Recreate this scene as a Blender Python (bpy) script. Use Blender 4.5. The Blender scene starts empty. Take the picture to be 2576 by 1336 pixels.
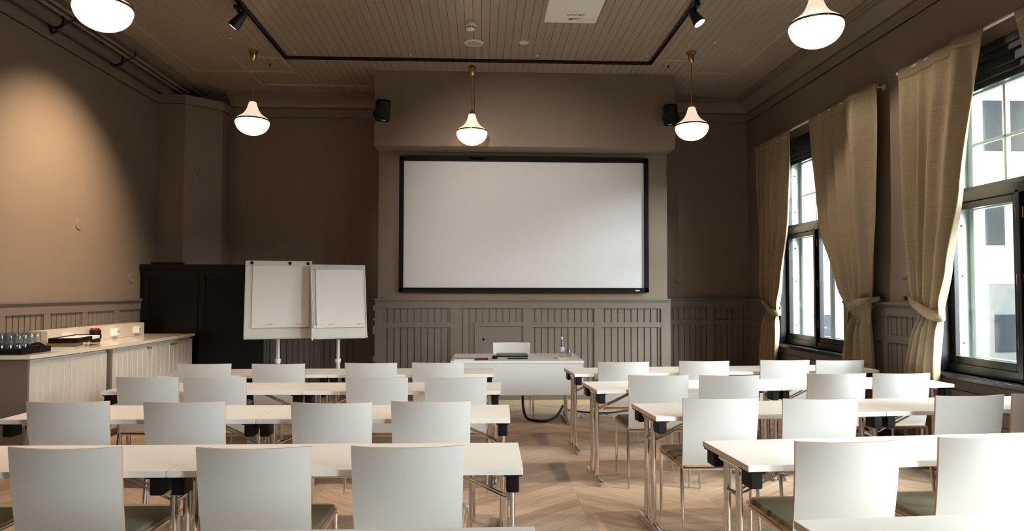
import bpy, bmesh, math, random
from mathutils import Vector, Matrix
random.seed(4)
PI = math.pi
scn = bpy.context.scene
COL = scn.collection

# ------------------------------------------------------------------ materials
def srgb(r, g, b):
    f = lambda c: ((c/255.0)/12.92 if c/255.0 <= .04045 else (((c/255.0)+.055)/1.055)**2.4)
    return (f(r), f(g), f(b), 1)

def mat(name, col, rough=.5, metal=0, noise=0.0, nscale=30, bump=0.0, bscale=200, spec=.5, coat=0, coat_rough=.1, stretch=None):
    m = bpy.data.materials.new(name); m.use_nodes = True
    nt = m.node_tree; b = nt.nodes['Principled BSDF']
    b.inputs['Base Color'].default_value = col
    b.inputs['Roughness'].default_value = rough
    b.inputs['Metallic'].default_value = metal
    b.inputs['Specular IOR Level'].default_value = spec
    b.inputs['Coat Weight'].default_value = coat
    b.inputs['Coat Roughness'].default_value = coat_rough
    tc = nt.nodes.new('ShaderNodeTexCoord')
    src = tc.outputs['Object']
    if stretch:
        mp = nt.nodes.new('ShaderNodeMapping'); mp.inputs['Scale'].default_value = stretch
        nt.links.new(src, mp.inputs[0]); src = mp.outputs[0]
    if noise:
        n = nt.nodes.new('ShaderNodeTexNoise'); n.inputs['Scale'].default_value = nscale; n.inputs['Detail'].default_value = 4
        nt.links.new(src, n.inputs['Vector'])
        mr = nt.nodes.new('ShaderNodeMapRange'); mr.inputs['To Min'].default_value = 1-noise; mr.inputs['To Max'].default_value = 1+noise
        nt.links.new(n.outputs['Fac'], mr.inputs['Value'])
        mx = nt.nodes.new('ShaderNodeVectorMath'); mx.operation = 'SCALE'; mx.inputs[0].default_value = col[:3]
        nt.links.new(mr.outputs[0], mx.inputs['Scale']); nt.links.new(mx.outputs[0], b.inputs['Base Color'])
    if bump:
        n2 = nt.nodes.new('ShaderNodeTexNoise'); n2.inputs['Scale'].default_value = bscale; n2.inputs['Detail'].default_value = 3
        nt.links.new(src, n2.inputs['Vector'])
        bp = nt.nodes.new('ShaderNodeBump'); bp.inputs['Strength'].default_value = bump; bp.inputs['Distance'].default_value = .002
        nt.links.new(n2.outputs['Fac'], bp.inputs['Height']); nt.links.new(bp.outputs[0], b.inputs['Normal'])
    return m

def emit(name, col, strength):
    m = bpy.data.materials.new(name); m.use_nodes = True
    b = m.node_tree.nodes['Principled BSDF']
    b.inputs['Base Color'].default_value = (.8, .78, .74, 1); b.inputs['Roughness'].default_value = .15
    b.inputs['Emission Color'].default_value = col; b.inputs['Emission Strength'].default_value = strength
    return m

def glassy(name, tint, gloss=.12, rough=.02):
    """thin clear glass: mostly see-through, with a mirror-like part that grows at grazing angles"""
    m = bpy.data.materials.new(name); m.use_nodes = True
    nt = m.node_tree; nt.nodes.remove(nt.nodes['Principled BSDF'])
    out = nt.nodes['Material Output']
    t = nt.nodes.new('ShaderNodeBsdfTransparent'); t.inputs[0].default_value = tint
    g = nt.nodes.new('ShaderNodeBsdfGlossy'); g.inputs['Roughness'].default_value = rough
    lw = nt.nodes.new('ShaderNodeLayerWeight'); lw.inputs['Blend'].default_value = .5
    fr = nt.nodes.new('ShaderNodeMath'); fr.operation = 'POWER'; fr.inputs[1].default_value = 5; nt.links.new(lw.outputs['Facing'], fr.inputs[0])
    ad = nt.nodes.new('ShaderNodeMath'); ad.operation = 'ADD'; ad.inputs[1].default_value = gloss; ad.use_clamp = True
    mx = nt.nodes.new('ShaderNodeMixShader')
    nt.links.new(fr.outputs[0], ad.inputs[0]); nt.links.new(ad.outputs[0], mx.inputs[0])
    nt.links.new(t.outputs[0], mx.inputs[1]); nt.links.new(g.outputs[0], mx.inputs[2]); nt.links.new(mx.outputs[0], out.inputs[0])
    return m

WALL = mat('taupe_wall_paint', srgb(128, 113, 99), .62, noise=.04, nscale=3, bump=.25, bscale=260)
WALLD = mat('taupe_panel_paint', srgb(114, 105, 96), .42, noise=.05, nscale=6)
CEIL = mat('taupe_ceiling_boards', srgb(158, 144, 128), .36, noise=.10, nscale=5, stretch=(8, .6, 1))
TRIMC = mat('taupe_trim_paint', srgb(132, 120, 107), .42, noise=.04, nscale=5)
STRIPM = mat('light_taupe_strip_paint', srgb(178, 163, 146), .4, noise=.04, nscale=5)
WHITE = mat('white_laminate', srgb(236, 231, 226), .33, noise=.012, nscale=8)
EDGE = mat('beige_edge_band', srgb(214, 196, 178), .5, noise=.03, nscale=20)
SHELL = mat('white_chair_shell', srgb(216, 215, 214), .38, noise=.01, nscale=8)
PLY = mat('plywood_edge', srgb(205, 165, 128), .5, noise=.12, nscale=60, stretch=(1, 1, 20))
CHROME = mat('chrome', (.72, .70, .68, 1), .12, 1.0, noise=.03, nscale=40)
BLACKP = mat('black_plastic', srgb(12, 12, 13), .5, spec=.25, noise=.1, nscale=50)
BLACKM = mat('black_metal', srgb(14, 14, 15), .4, noise=.1, nscale=50)
OLIVE = mat('olive_seat_fabric', srgb(150, 149, 128), .9, noise=.12, nscale=300, bump=.5, bscale=600, spec=.2)
CABW = mat('grey_white_cabinet_paint', srgb(205, 196, 184), .4, noise=.02, nscale=10)
CABS = mat('cabinet_side_panel', srgb(120, 108, 95), .5, noise=.04, nscale=10)
COUNT = mat('pale_gloss_worktop', srgb(226, 214, 196), .12, noise=.02, nscale=12)
DARKC = mat('black_cabinet_lacquer', srgb(8, 9, 10), .35, noise=.1, nscale=12, spec=.3)
DARKG = mat('dark_cabinet_glass', srgb(8, 10, 11), .35, noise=.05, nscale=4, spec=.25)
WINB = mat('black_window_paint', srgb(24, 25, 27), .25, noise=.08, nscale=12)
WINW = mat('white_outer_sash_paint', srgb(176, 188, 186), .45, noise=.02, nscale=10)
BRASS = mat('brass', (.62, .44, .20, 1), .18, 1.0, noise=.05, nscale=40)
RODW = mat('white_curtain_rod_paint', srgb(225, 215, 212), .35, noise=.02, nscale=30)
WPLAST = mat('white_plastic', srgb(228, 224, 216), .4, noise=.01, nscale=30)
GREYMESH = mat('grey_speaker_grille', srgb(176, 172, 164), .6, noise=.12, nscale=400)
SCREENW = mat('matte_screen_white', srgb(205, 206, 210), .75, noise=.006, nscale=3, spec=.2)
VELVET = mat('black_velvet_frame', srgb(9, 9, 10), .7, noise=.1, nscale=200, spec=.2)
PAPER = mat('paper', srgb(232, 226, 222), .8, noise=.015, nscale=10, spec=.2)
BOARDW = mat('whiteboard_enamel', srgb(214, 210, 200), .3, noise=.015, nscale=8)
ALU = mat('pale_aluminium', srgb(205, 203, 200), .35, .4, noise=.02, nscale=40)
PRINT = mat('dark_print', srgb(60, 55, 52), .7, noise=.05, nscale=60)
PRINTL = mat('faint_grey_print', srgb(160, 152, 150), .7, noise=.05, nscale=60)
YELLOW = mat('pale_yellow_label', srgb(232, 214, 170), .6, noise=.04, nscale=60)
WOODB = mat('brown_wooden_box', srgb(132, 104, 68), .4, noise=.15, nscale=30, stretch=(1, 8, 8))
RED = mat('red_foil', srgb(170, 52, 40), .4, noise=.2, nscale=200)
GREYGREEN = mat('grey_green_cover', srgb(150, 158, 150), .5, noise=.03, nscale=50)
WINE = mat('wine_red_cover', srgb(92, 40, 48), .4, noise=.05, nscale=50)
BLUE = mat('pale_blue_label', srgb(176, 196, 212), .5, noise=.1, nscale=90)
PIPEM = mat('grey_painted_pipe', srgb(104, 97, 88), .5, noise=.06, nscale=20)
FACADE = mat('white_render_facade', srgb(222, 220, 216), .8, noise=.02, nscale=1)
FACGREY = mat('grey_facade_base', srgb(170, 170, 170), .8, noise=.06, nscale=1, stretch=(6, 1, .4))
FACWIN = mat('facade_window_glass', srgb(84, 90, 98), .5, noise=.1, nscale=2, spec=.1)
YARD = mat('pale_yard_paving', srgb(150, 150, 148), .8, noise=.05, nscale=1)
PANE = glassy('window_pane_glass', (.97, .99, .98, 1), .03, 0)
CLEAR = glassy('clear_drinking_glass', (.93, .94, .94, 1), .10, .03)
BOWL = emit('lit_opal_glass_bowl', (1, .70, .44, 1), 1.15)
BELL = emit('lit_opal_glass_bell', (1, .78, .58, 1), .46)
BRONZE = mat('dark_bronze', srgb(46, 34, 22), .35, .6, noise=.05, nscale=40)
LENS = emit('lit_spotlight_lens', (1, .87, .70, 1), 6)
CORDM = mat('black_cable_sheath', srgb(18, 20, 24), .35, noise=.2, nscale=120)

def curtain_mat():
    m = bpy.data.materials.new('beige_linen_curtain'); m.use_nodes = True
    nt = m.node_tree; b = nt.nodes['Principled BSDF']; out = nt.nodes['Material Output']
    tc = nt.nodes.new('ShaderNodeTexCoord')
    col = []
    for sc in ((9, 9, 700), (700, 700, 6)):
        mp = nt.nodes.new('ShaderNodeMapping'); mp.inputs['Scale'].default_value = sc
        n = nt.nodes.new('ShaderNodeTexNoise'); n.inputs['Scale'].default_value = 1; n.inputs['Detail'].default_value = 2
        nt.links.new(tc.outputs['Object'], mp.inputs[0]); nt.links.new(mp.outputs[0], n.inputs['Vector']); col.append(n)
    ad = nt.nodes.new('ShaderNodeMath'); ad.operation = 'ADD'
    nt.links.new(col[0].outputs['Fac'], ad.inputs[0]); nt.links.new(col[1].outputs['Fac'], ad.inputs[1])
    cr = nt.nodes.new('ShaderNodeValToRGB')
    cr.color_ramp.elements[0].position = .35; cr.color_ramp.elements[0].color = srgb(144, 127, 102)
    cr.color_ramp.elements[1].position = .65; cr.color_ramp.elements[1].color = srgb(180, 164, 137)
    hf = nt.nodes.new('ShaderNodeMath'); hf.operation = 'MULTIPLY'; hf.inputs[1].default_value = .5
    nt.links.new(ad.outputs[0], hf.inputs[0]); nt.links.new(hf.outputs[0], cr.inputs[0])
    nt.links.new(cr.outputs[0], b.inputs['Base Color']); b.inputs['Roughness'].default_value = .9; b.inputs['Specular IOR Level'].default_value = .15
    tr = nt.nodes.new('ShaderNodeBsdfTranslucent'); nt.links.new(cr.outputs[0], tr.inputs[0])
    mx = nt.nodes.new('ShaderNodeMixShader'); mx.inputs[0].default_value = .22
    nt.links.new(b.outputs[0], mx.inputs[1]); nt.links.new(tr.outputs[0], mx.inputs[2]); nt.links.new(mx.outputs[0], out.inputs[0])
    return m
LINEN = curtain_mat()

def floor_mat():
    m = bpy.data.materials.new('oak_chevron_parquet'); m.use_nodes = True
    nt = m.node_tree; L = nt.links; b = nt.nodes['Principled BSDF']
    def M(op, a, c=None, c2=None):
        n = nt.nodes.new('ShaderNodeMath'); n.operation = op
        for i, v in enumerate((a, c, c2)):
            if v is None: continue
            if isinstance(v, (int, float)): n.inputs[i].default_value = v
            else: L.new(v, n.inputs[i])
        return n.outputs[0]
    tc = nt.nodes.new('ShaderNodeTexCoord'); sp = nt.nodes.new('ShaderNodeSeparateXYZ'); L.new(tc.outputs['Object'], sp.inputs[0])
    W, B = .95, .15
    xx = M('DIVIDE', M('ADD', sp.outputs[0], 40.15), W)
    ci = M('FLOOR', xx); fr = M('SUBTRACT', xx, ci)
    odd = M('MODULO', ci, 2.0)
    t = M('MULTIPLY', fr, W)
    t2 = M('SUBTRACT', W, t)
    tt = M('ADD', M('MULTIPLY', t, odd), M('MULTIPLY', t2, M('SUBTRACT', 1.0, odd)))
    v = M('DIVIDE', M('ADD', sp.outputs[1], M('ADD', M('MULTIPLY', tt, .85), 40.0)), B)
    pi = M('FLOOR', v); fv = M('SUBTRACT', v, pi)
    cb = nt.nodes.new('ShaderNodeCombineXYZ'); L.new(ci, cb.inputs[0]); L.new(pi, cb.inputs[1])
    wn = nt.nodes.new('ShaderNodeTexWhiteNoise'); wn.noise_dimensions = '3D'; L.new(cb.outputs[0], wn.inputs['Vector'])
    # grain runs along each plank
    al = M('ADD', tt, M('MULTIPLY', sp.outputs[1], -.85)); 
    g = nt.nodes.new('ShaderNodeCombineXYZ'); L.new(M('MULTIPLY', tt, 2.2), g.inputs[0]); L.new(M('MULTIPLY', v, 5.0), g.inputs[1]); L.new(M('MULTIPLY', wn.outputs['Value'], 30), g.inputs[2])
    ns = nt.nodes.new('ShaderNodeTexNoise'); ns.inputs['Scale'].default_value = 1.6; ns.inputs['Detail'].default_value = 6; ns.inputs['Roughness'].default_value = .65; ns.inputs['Distortion'].default_value = .6
    L.new(g.outputs[0], ns.inputs['Vector'])
    k = M('ADD', M('MULTIPLY', wn.outputs['Value'], .24), M('MULTIPLY', ns.outputs['Fac'], .95))
    cr = nt.nodes.new('ShaderNodeValToRGB')
    cr.color_ramp.elements[0].position = .32; cr.color_ramp.elements[0].color = srgb(160, 130, 104)
    cr.color_ramp.elements[1].position = .78; cr.color_ramp.elements[1].color = srgb(220, 194, 168)
    L.new(k, cr.inputs[0])
    # joints
    e1 = M('LESS_THAN', M('MINIMUM', fv, M('SUBTRACT', 1.0, fv)), .013)
    e2 = M('LESS_THAN', M('MINIMUM', fr, M('SUBTRACT', 1.0, fr)), .0012)
    e = M('MAXIMUM', e1, e2)
    mx = nt.nodes.new('ShaderNodeMix'); mx.data_type = 'RGBA'; L.new(M('MULTIPLY', e, .45), mx.inputs['Factor'])
    L.new(cr.outputs[0], mx.inputs['A']); mx.inputs['B'].default_value = srgb(92, 68, 50)
    # straight border boards in front of the end wall
    bo = M('GREATER_THAN', sp.outputs[1], 9.05)
    mx2 = nt.nodes.new('ShaderNodeMix'); mx2.data_type = 'RGBA'; L.new(bo, mx2.inputs['Factor'])
    L.new(mx.outputs['Result'], mx2.inputs['A']); mx2.inputs['B'].default_value = srgb(206, 178, 138)
    L.new(mx2.outputs['Result'], b.inputs['Base Color'])
    b.inputs['Roughness'].default_value = .42
    bp = nt.nodes.new('ShaderNodeBump'); bp.inputs['Strength'].default_value = .15; bp.inputs['Distance'].default_value = .001
    L.new(ns.outputs['Fac'], bp.inputs['Height']); L.new(bp.outputs[0], b.inputs['Normal'])
    return m
FLOORM = floor_mat()

# ------------------------------------------------------------------ mesh builder
class MB:
    def __init__(s): s.bm = bmesh.new(); s.mats = []; s.bev = False
    def mi(s, m):
        if m is None: return 0
        if m not in s.mats: s.mats.append(m)
        return s.mats.index(m)
    def faces(s, vs, fs, m=None, M=None):
        k = s.mi(m); bv = [s.bm.verts.new(M @ Vector(v) if M else v) for v in vs]
        for f in fs:
            try: s.bm.faces.new([bv[i] for i in f]).material_index = k
            except ValueError: pass
        return bv
    def box(s, x0, x1, y0, y1, z0, z1, m=None, bev=0, M=None):
        if x0 > x1: x0, x1 = x1, x0
        if y0 > y1: y0, y1 = y1, y0
        if z0 > z1: z0, z1 = z1, z0
        vs = [(x, y, z) for x in (x0, x1) for y in (y0, y1) for z in (z0, z1)]
        fs = [(0, 1, 3, 2), (4, 6, 7, 5), (0, 4, 5, 1), (2, 3, 7, 6), (0, 2, 6, 4), (1, 5, 7, 3)]
        if bev:
            s.bev = True
            t = bmesh.new(); bv = [t.verts.new(v) for v in vs]
            for f in fs: t.faces.new([bv[i] for i in f])
            bmesh.ops.bevel(t, geom=t.edges[:], offset=bev, segments=2, affect='EDGES', profile=.5)
            t.verts.index_update()
            s.faces([v.co[:] for v in t.verts], [[v.index for v in f.verts] for f in t.faces], m, M); t.free()
        else: s.faces(vs, fs, m, M)
        return s
    def prism(s, poly, z0, z1, m=None, M=None):
        n = len(poly)
        vs = [(p[0], p[1], z0) for p in poly]+[(p[0], p[1], z1) for p in poly]
        fs = [list(range(n))[::-1], list(range(n, 2*n))]+[(i, (i+1) % n, n+(i+1) % n, n+i) for i in range(n)]
        s.faces(vs, fs, m, M); return s
    def cyl(s, p, q, r, n=12, m=None, r2=None, caps=True, M=None):
        p, q = Vector(p), Vector(q); d = (q-p).normalized()
        a = d.orthogonal().normalized(); b = d.cross(a); r2 = r if r2 is None else r2
        vs = []
        for c, rr in ((p, r), (q, r2)):
            for i in range(n):
                t = 2*PI*i/n; vs.append(c+a*(rr*math.cos(t))+b*(rr*math.sin(t)))
        fs = [(i, (i+1) % n, n+(i+1) % n, n+i) for i in range(n)]
        if caps: fs += [list(range(n))[::-1], list(range(n, 2*n))]
        s.faces([v[:] for v in vs], fs, m, M); return s
    def tube(s, pts, r, n=8, m=None, M=None):
        pts = [Vector(p) for p in pts]; rings = []; vs = []; ref = None
        for i, p in enumerate(pts):
            d = (pts[min(i+1, len(pts)-1)]-pts[max(i-1, 0)]).normalized()
            if ref is None: ref = d.orthogonal().normalized()
            ref = (ref-d*ref.dot(d)).normalized(); b = d.cross(ref)
            for k in range(n):
                t = 2*PI*k/n; vs.append((p+ref*(r*math.cos(t))+b*(r*math.sin(t)))[:])
        fs = []
        for i in range(len(pts)-1):
            for k in range(n): fs.append((i*n+k, i*n+(k+1) % n, (i+1)*n+(k+1) % n, (i+1)*n+k))
        fs += [list(range(n))[::-1], list(range((len(pts)-1)*n, len(pts)*n))]
        s.faces(vs, fs, m, M); return s
    def lathe(s, prof, c=(0, 0, 0), n=32, m=None, M=None, closed=False):
        vs = []
        for r, z in prof:
            for i in range(n):
                t = 2*PI*i/n; vs.append((c[0]+r*math.cos(t), c[1]+r*math.sin(t), c[2]+z))
        fs = []; k = len(prof)
        for j in range(k-1 if not closed else k):
            j2 = (j+1) % k
            for i in range(n): fs.append((j*n+i, j*n+(i+1) % n, j2*n+(i+1) % n, j2*n+i))
        s.faces(vs, fs, m, M); return s
    def grid(s, f, nu, nv, m=None, M=None):
        vs = [f(i/nu, j/nv) for j in range(nv+1) for i in range(nu+1)]
        fs = [(j*(nu+1)+i, j*(nu+1)+i+1, (j+1)*(nu+1)+i+1, (j+1)*(nu+1)+i) for j in range(nv) for i in range(nu)]
        s.faces(vs, fs, m, M); return s
    def build(s, name, m, parent=None, smooth=True, weld=False, ang=35):
        if weld: bmesh.ops.remove_doubles(s.bm, verts=s.bm.verts, dist=1e-5)
        bmesh.ops.recalc_face_normals(s.bm, faces=s.bm.faces)
        me = bpy.data.meshes.new(name); s.bm.to_mesh(me); s.bm.free()
        for mm in (s.mats or [m]): me.materials.append(mm)
        if smooth:
            for p in me.polygons: p.use_smooth = True
            me.set_sharp_from_angle(angle=math.radians(ang))
        o = bpy.data.objects.new(name, me); COL.objects.link(o)
        if s.bev and smooth:
            wn = o.modifiers.new('weighted_normals', 'WEIGHTED_NORMAL'); wn.keep_sharp = True; wn.weight = 100
        if parent: o.parent = parent
        return o

def tag(o, label, cat, group=None, kind=None):
    o['label'] = label; o['category'] = cat
    if group: o['group'] = group
    if kind: o['kind'] = kind
    return o
def thing(name, label, cat, loc=(0, 0, 0), rz=0, group=None):
    o = bpy.data.objects.new(name, None); COL.objects.link(o); o.empty_display_size = .1
    o.location = loc; o.rotation_euler = (0, 0, rz)
    return tag(o, label, cat, group)
def struct(o, label=None, cat=None):
    o['kind'] = 'structure'
    if label: o['label'] = label
    if cat: o['category'] = cat
    return o
def copy_tree(o, parent=None):
    c = o.copy(); COL.objects.link(c)
    if parent: c.parent = parent
    for ch in list(CH.get(o.name, [])): copy_tree(ch, c)
    return c
CH = {}
def reg(root):
    for o in [root]+list(root.children_recursive): CH[o.name] = list(o.children)
def dup(root, loc, rz, label):
    r = copy_tree(root); r.location = loc; r.rotation_euler = (0, 0, rz); r['label'] = label
    return r

# ------------------------------------------------------------------ room numbers
XL, XR, YB, YR, ZC = -4.52, 4.09, 10.33, -4.0, 4.447
CX1, CX2, CY = -1.441, 2.608, 9.532         # chimney breast
WT = .42                                     # window wall thickness
WINS = [(7.50, 9.25), (4.24, 5.99), (.98, 2.73), (-2.4, -.65)]
WZ0, WZ1 = .80, 3.45

# floor / ceiling / walls
struct(MB().box(XL-.2, XR+.5, YR-.2, YB+.2, -.12, 0, FLOORM).build('floor', FLOORM, smooth=False), 'chevron oak parquet floor with pale boards along the end wall', 'floor')
cb = MB(); pitch = .0905; n = int((XR-XL)/pitch)+1
pr = []
x = XL-.02
while x < XR+.05:                            # boards with a V joint between each pair
    pr += [(x, ZC+.007), (x+.004, ZC), (x+pitch-.004, ZC), (x+pitch, ZC+.007)]
    x += pitch
vs = []
for (a, z) in pr: vs += [(a, YR-.2, z), (a, YB+.2, z)]
cb.faces(vs, [(2*i, 2*i+1, 2*i+3, 2*i+2) for i in range(len(pr)-1)])
cb.box(XL-.2, XR+.5, YR-.2, YB+.2, ZC+.02, ZC+.2)
struct(cb.build('ceiling', CEIL, smooth=False), 'taupe painted ceiling of narrow tongue-and-groove boards', 'ceiling')
struct(MB().box(XL-.2, XL, YR, YB, 0, ZC).build('wall_left', WALL, smooth=False), 'plain taupe wall on the left above the panelling', 'wall')
struct(MB().box(XL-.2, XR+.2, YB, YB+.2, 0, ZC).build('wall_back', WALL, smooth=False), 'taupe end wall on both sides of the chimney breast', 'wall')
struct(MB().box(XL-.2, XR+.5, YR-.2, YR, 0, ZC).build('wall_rear', WALL, smooth=False), 'taupe wall behind the seats', 'wall')
struct(MB().box(CX1, CX2, CY, YB, 0, 3.44).build('wall_chimney', WALL, smooth=False), 'taupe chimney breast behind the projection screen', 'wall')
struct(MB().box(CX1, CX2, 9.09, YB, 3.4377, ZC, bev=.004).build('wall_bulkhead', WALL), 'deep taupe bulkhead box over the projection screen', 'wall')
struct(MB().prism([(XL, 9.65), (-4.15, 9.65), (-3.77, 10.02), (-3.77, YB), (XL, YB)], 0, 4.24).build('wall_column', WALL, smooth=False), 'angled taupe column in the left rear corner', 'wall')
w = MB()
w.box(XR, XR+WT, YR, YB, 0, WZ0).box(XR, XR+WT, YR, YB, WZ1, ZC)
ys = [YR]+[v for a, b in sorted(WINS) for v in (a, b)]+[YB]
for i in range(0, len(ys), 2): w.box(XR, XR+WT, ys[i], ys[i+1], WZ0, WZ1)
struct(w.build('wall_right', WALL, smooth=False), 'taupe wall on the right holding the tall windows', 'wall')

# ------------------------------------------------------------------ wainscot
def wainscot(name, O, U, N, length, panels, top=1.40, hatch=None, label='', z_mid=(.999, 1.071), boards=.0929, first=0, aprons=False, cut=()):
    """O origin, U direction along the wall, N outwards; panels: list of (a,b) recessed fields along U"""
    U, N = Vector(U), Vector(N); Mx = Matrix((
        (U.x, N.x, 0, O[0]), (U.y, N.y, 0, O[1]), (0, 0, 1, 0), (0, 0, 0, 1)))
    m = MB()
    # backing boards with open joints
    for a, b in panels:
        m.box(a-.01, b+.01, 0, .003, .1, 1.28, WALLD, M=Mx)
        x = a-.5*boards
        while x < b:
            x0, x1 = max(a-.005, x+.006), min(b+.005, x+boards-.006)
            if x1-x0 > .01:
                if boards > 0: m.prism([(x0, .004), (x1, .004), (x1-.002, .018), (x0+.002, .018)], .1, 1.27, WALLD, M=Mx)
            x += boards
        if z_mid and not (hatch and hatch[0] > a and hatch[0] < b):
            m.box(a-.01, b+.01, .004, .030, z_mid[0], z_mid[1], WALLD, .002, M=Mx)
    edges = [0]+[v for p in panels for v in p]+[length]
    for i in range(0, len(edges), 2):
        if edges[i+1]-edges[i] > .005: m.box(edges[i], edges[i+1], .002, .034, 0, 1.266, WALLD, .002, M=Mx)
    m.box(0, length, .002, .036, 1.262, 1.375, WALLD, .002, M=Mx)
    m.box(0, length, .002, .038, 0, .10, WALLD, .002, M=Mx)
    m.box(0, length, 0, .062, top-.028, top, WALLD, .006, M=Mx)
    m.box(0, length, 0, .048, top-.045, top-.026, WALLD, .004, M=Mx)
    if hatch:
        h0, h1, hz = hatch
        m.box(h0, h0+.05, .004, .034, .1, hz, WALLD, .002, M=Mx)
        m.box(h0+.0505, h1, .004, .0335, hz-.055, hz, WALLD, .002, M=Mx)
        m.box(h0+.0505, h1, .004, .022, .1, hz-.0555, WALLD, .002, M=Mx)
        m.cyl(Mx @ Vector((h0+.12, .02, hz-.24)), Mx @ Vector((h0+.12, .028, hz-.24)), .018, 16, BLACKP)
    o = m.build(name, WALLD)
    return struct(o, label, 'panelling')
ox = -1.475
wainscot('trim_1', (ox, CY, 0), (1, 0, 0), (0, -1, 0), 4.115, [(-1.355-ox, -.438-ox), (-.317-ox, .57-ox), (.686-ox, 1.565-ox), (1.666-ox, 2.507-ox)],
         hatch=(-.10-ox, .57-ox, 1.075), label='taupe board panelling with a small hatch on the chimney breast')
wainscot('trim_2', (CX2+.002, YB, 0), (1, 0, 0), (0, -1, 0), XR-CX2, [(2.91-CX2-.05, 3.42-CX2), (3.52-CX2, 4.03-CX2)], boards=.0858, label='taupe board panelling on the end wall beside the windows')
wainscot('trim_3', (-3.77, YB, 0), (1, 0, 0), (0, -1, 0), CX1+3.77, [(.1, .64), (.74, 1.28), (1.38, 1.92)], boards=.0858, label='taupe board panelling on the end wall behind the flipcharts')
pl = [(5.97+.677*k, 5.97+.677*k+.575) for k in range(-14, 5)]
wainscot('trim_4', (XL, YR, 0), (0, 1, 0), (1, 0, 0), 9.65-YR, [(a-YR, b-YR) for a, b in pl if a > YR+.1], z_mid=(1.0, 1.09), boards=.0858, label='taupe board panelling along the left wall')
# return of the panelling on the left flank of the chimney breast
m = MB(); m.box(-1.475, CX1, CY-.03, YB-.04, 0, 1.37, WALLD, .002).box(-1.5, CX1, CY-.05, YB-.04, 1.372, 1.4, WALLD, .004)
struct(m.build('trim_5', WALLD), 'flank of the taupe panelling on the chimney breast', 'panelling')
k = 6
for a, b in [(5.99, 7.5), (9.25, 10.29)]:
    L = b-a
    ps = [(.06, L*.5-.05), (L*.5+.05, L-.06)] if L > 1.2 else [(.06, L-.1)]
    wainscot('trim_%d' % k, (XR, b, 0), (0, -1, 0), (-1, 0, 0), L, ps, boards=.0858,
             label='taupe board panelling on the right wall ' + ('between the two windows' if L > 1.2 else 'in the far corner')); k += 1
wainscot('trim_%d' % k, (XR, 4.24, 0), (0, -1, 0), (-1, 0, 0), 4.24-2.73, [(.06, .7), (.8, 1.45)], boards=.0858, label='taupe board panelling on the right wall before the second window'); k += 1
for a, b in WINS[:3]:                        # boarded aprons below the sills
    m = MB()
    for i in range(6): m.box(XR-.022, XR, a, b, .10+i*.113, .10+i*.113+.108, WALLD, .003)
    m.box(XR-.03, XR, a, b, 0, .1, WALLD, .002)
    struct(m.build('trim_%d' % k, WALLD), 'horizontal boarding under a window sill on the right wall', 'panelling'); k += 1
m = MB(); m.cyl((XR-.062, 3.0, .075), (XR-.062, 9.3, .075), .017, 10, CHROME)
m.box(XR-.046, XR-.035, 3.0, 9.3, .02, .13, BLACKM, .006)
for yy in (3.4, 4.9, 6.4, 7.9, 9.1): m.box(XR-.078, XR-.04, yy-.01, yy+.01, 0, .08, BLACKM)
tag(m.build('heating_pipe', CHROME), 'low chrome heating pipe with black backing along the right wall skirting', 'pipe')

# ------------------------------------------------------------------ cornice, frieze, ceiling strips
def crown(name, O, U, N, L, label):
    U, N = Vector(U), Vector(N); Mx = Matrix(((U.x, N.x, 0, O[0]), (U.y, N.y, 0, O[1]), (0, 0, 1, 0), (0, 0, 0, 1)))
    m = MB()
    m.box(0, L, 0, .020, 4.112, 4.235, TRIMC, M=Mx); m.box(0, L, 0, .028, 4.112, 4.128, TRIMC, .003, M=Mx)
    prof = [(0, 4.255), (.03, 4.262), (.045, 4.29), (.07, 4.325), (.11, 4.355), (.15, 4.37), (.165, 4.372), (.165, 4.392), (.19, 4.396), (.19, 4.415), (.235, 4.42), (.235, 4.447), (0, 4.447)]
    vs = []
    for a in (0, L):
        for p, z in prof: vs.append((a, p, z))
    n = len(prof)
    m.faces(vs, [(i, (i+1) % n, n+(i+1) % n, n+i) for i in range(n)]+[list(range(n)), list(range(n, 2*n))], TRIMC, Mx)
    return struct(m.build(name, TRIMC, ang=25), label, 'cornice')
crown('trim_11', (-3.77, YB, 0), (1, 0, 0), (0, -1, 0), CX1+3.77, 'moulded taupe cornice on the end wall left of the bulkhead')
crown('trim_12', (CX2, YB, 0), (1, 0, 0), (0, -1, 0), XR-CX2, 'moulded taupe cornice on the end wall right of the bulkhead')
crown('trim_13', (XR, YB, 0), (0, -1, 0), (-1, 0, 0), YB-YR, 'moulded taupe cornice above the windows')
m = MB(); m.box(XL, XL+.02, YR, 9.65, 4.112, 4.235, TRIMC).box(XL, XL+.028, YR, 9.65, 4.112, 4.126, TRIMC, .003)
m.box(XL, XL+.34, YR, YB, 4.405, 4.447, TRIMC, .004).box(XL+.34, XL+.42, YR, YB, 4.428, 4.447, TRIMC, .004)
struct(m.build('trim_14', TRIMC), 'taupe frieze band along the top of the left wall', 'cornice')
m = MB()
for (p, q) in (((XL, 9.65), (-4.15, 9.65)), ((-4.15, 9.65), (-3.77, 10.02)), ((-3.77, 10.02), (-3.77, YB))):
    d = (Vector(q)-Vector(p)).normalized(); nn = Vector((d.y, -d.x)); a, b = Vector(p)-d*.01, Vector(q)+d*.012
    for t, z0, z1 in ((.02, 4.112, 4.24), (.028, 4.112, 4.126)):
        m.prism([a[:], b[:], (b+nn*t)[:], (a+nn*t)[:]], z0, z1, TRIMC)
struct(m.build('trim_15', TRIMC), 'taupe frieze band around the corner column', 'cornice')
m = MB(); m.box(CX1+.0, CX2+.0, CY-.018, CY, 3.395, 3.437, TRIMC, .004)
struct(m.build('trim_16', TRIMC), 'thin taupe bead under the bulkhead', 'trim')
sn = 17
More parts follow.
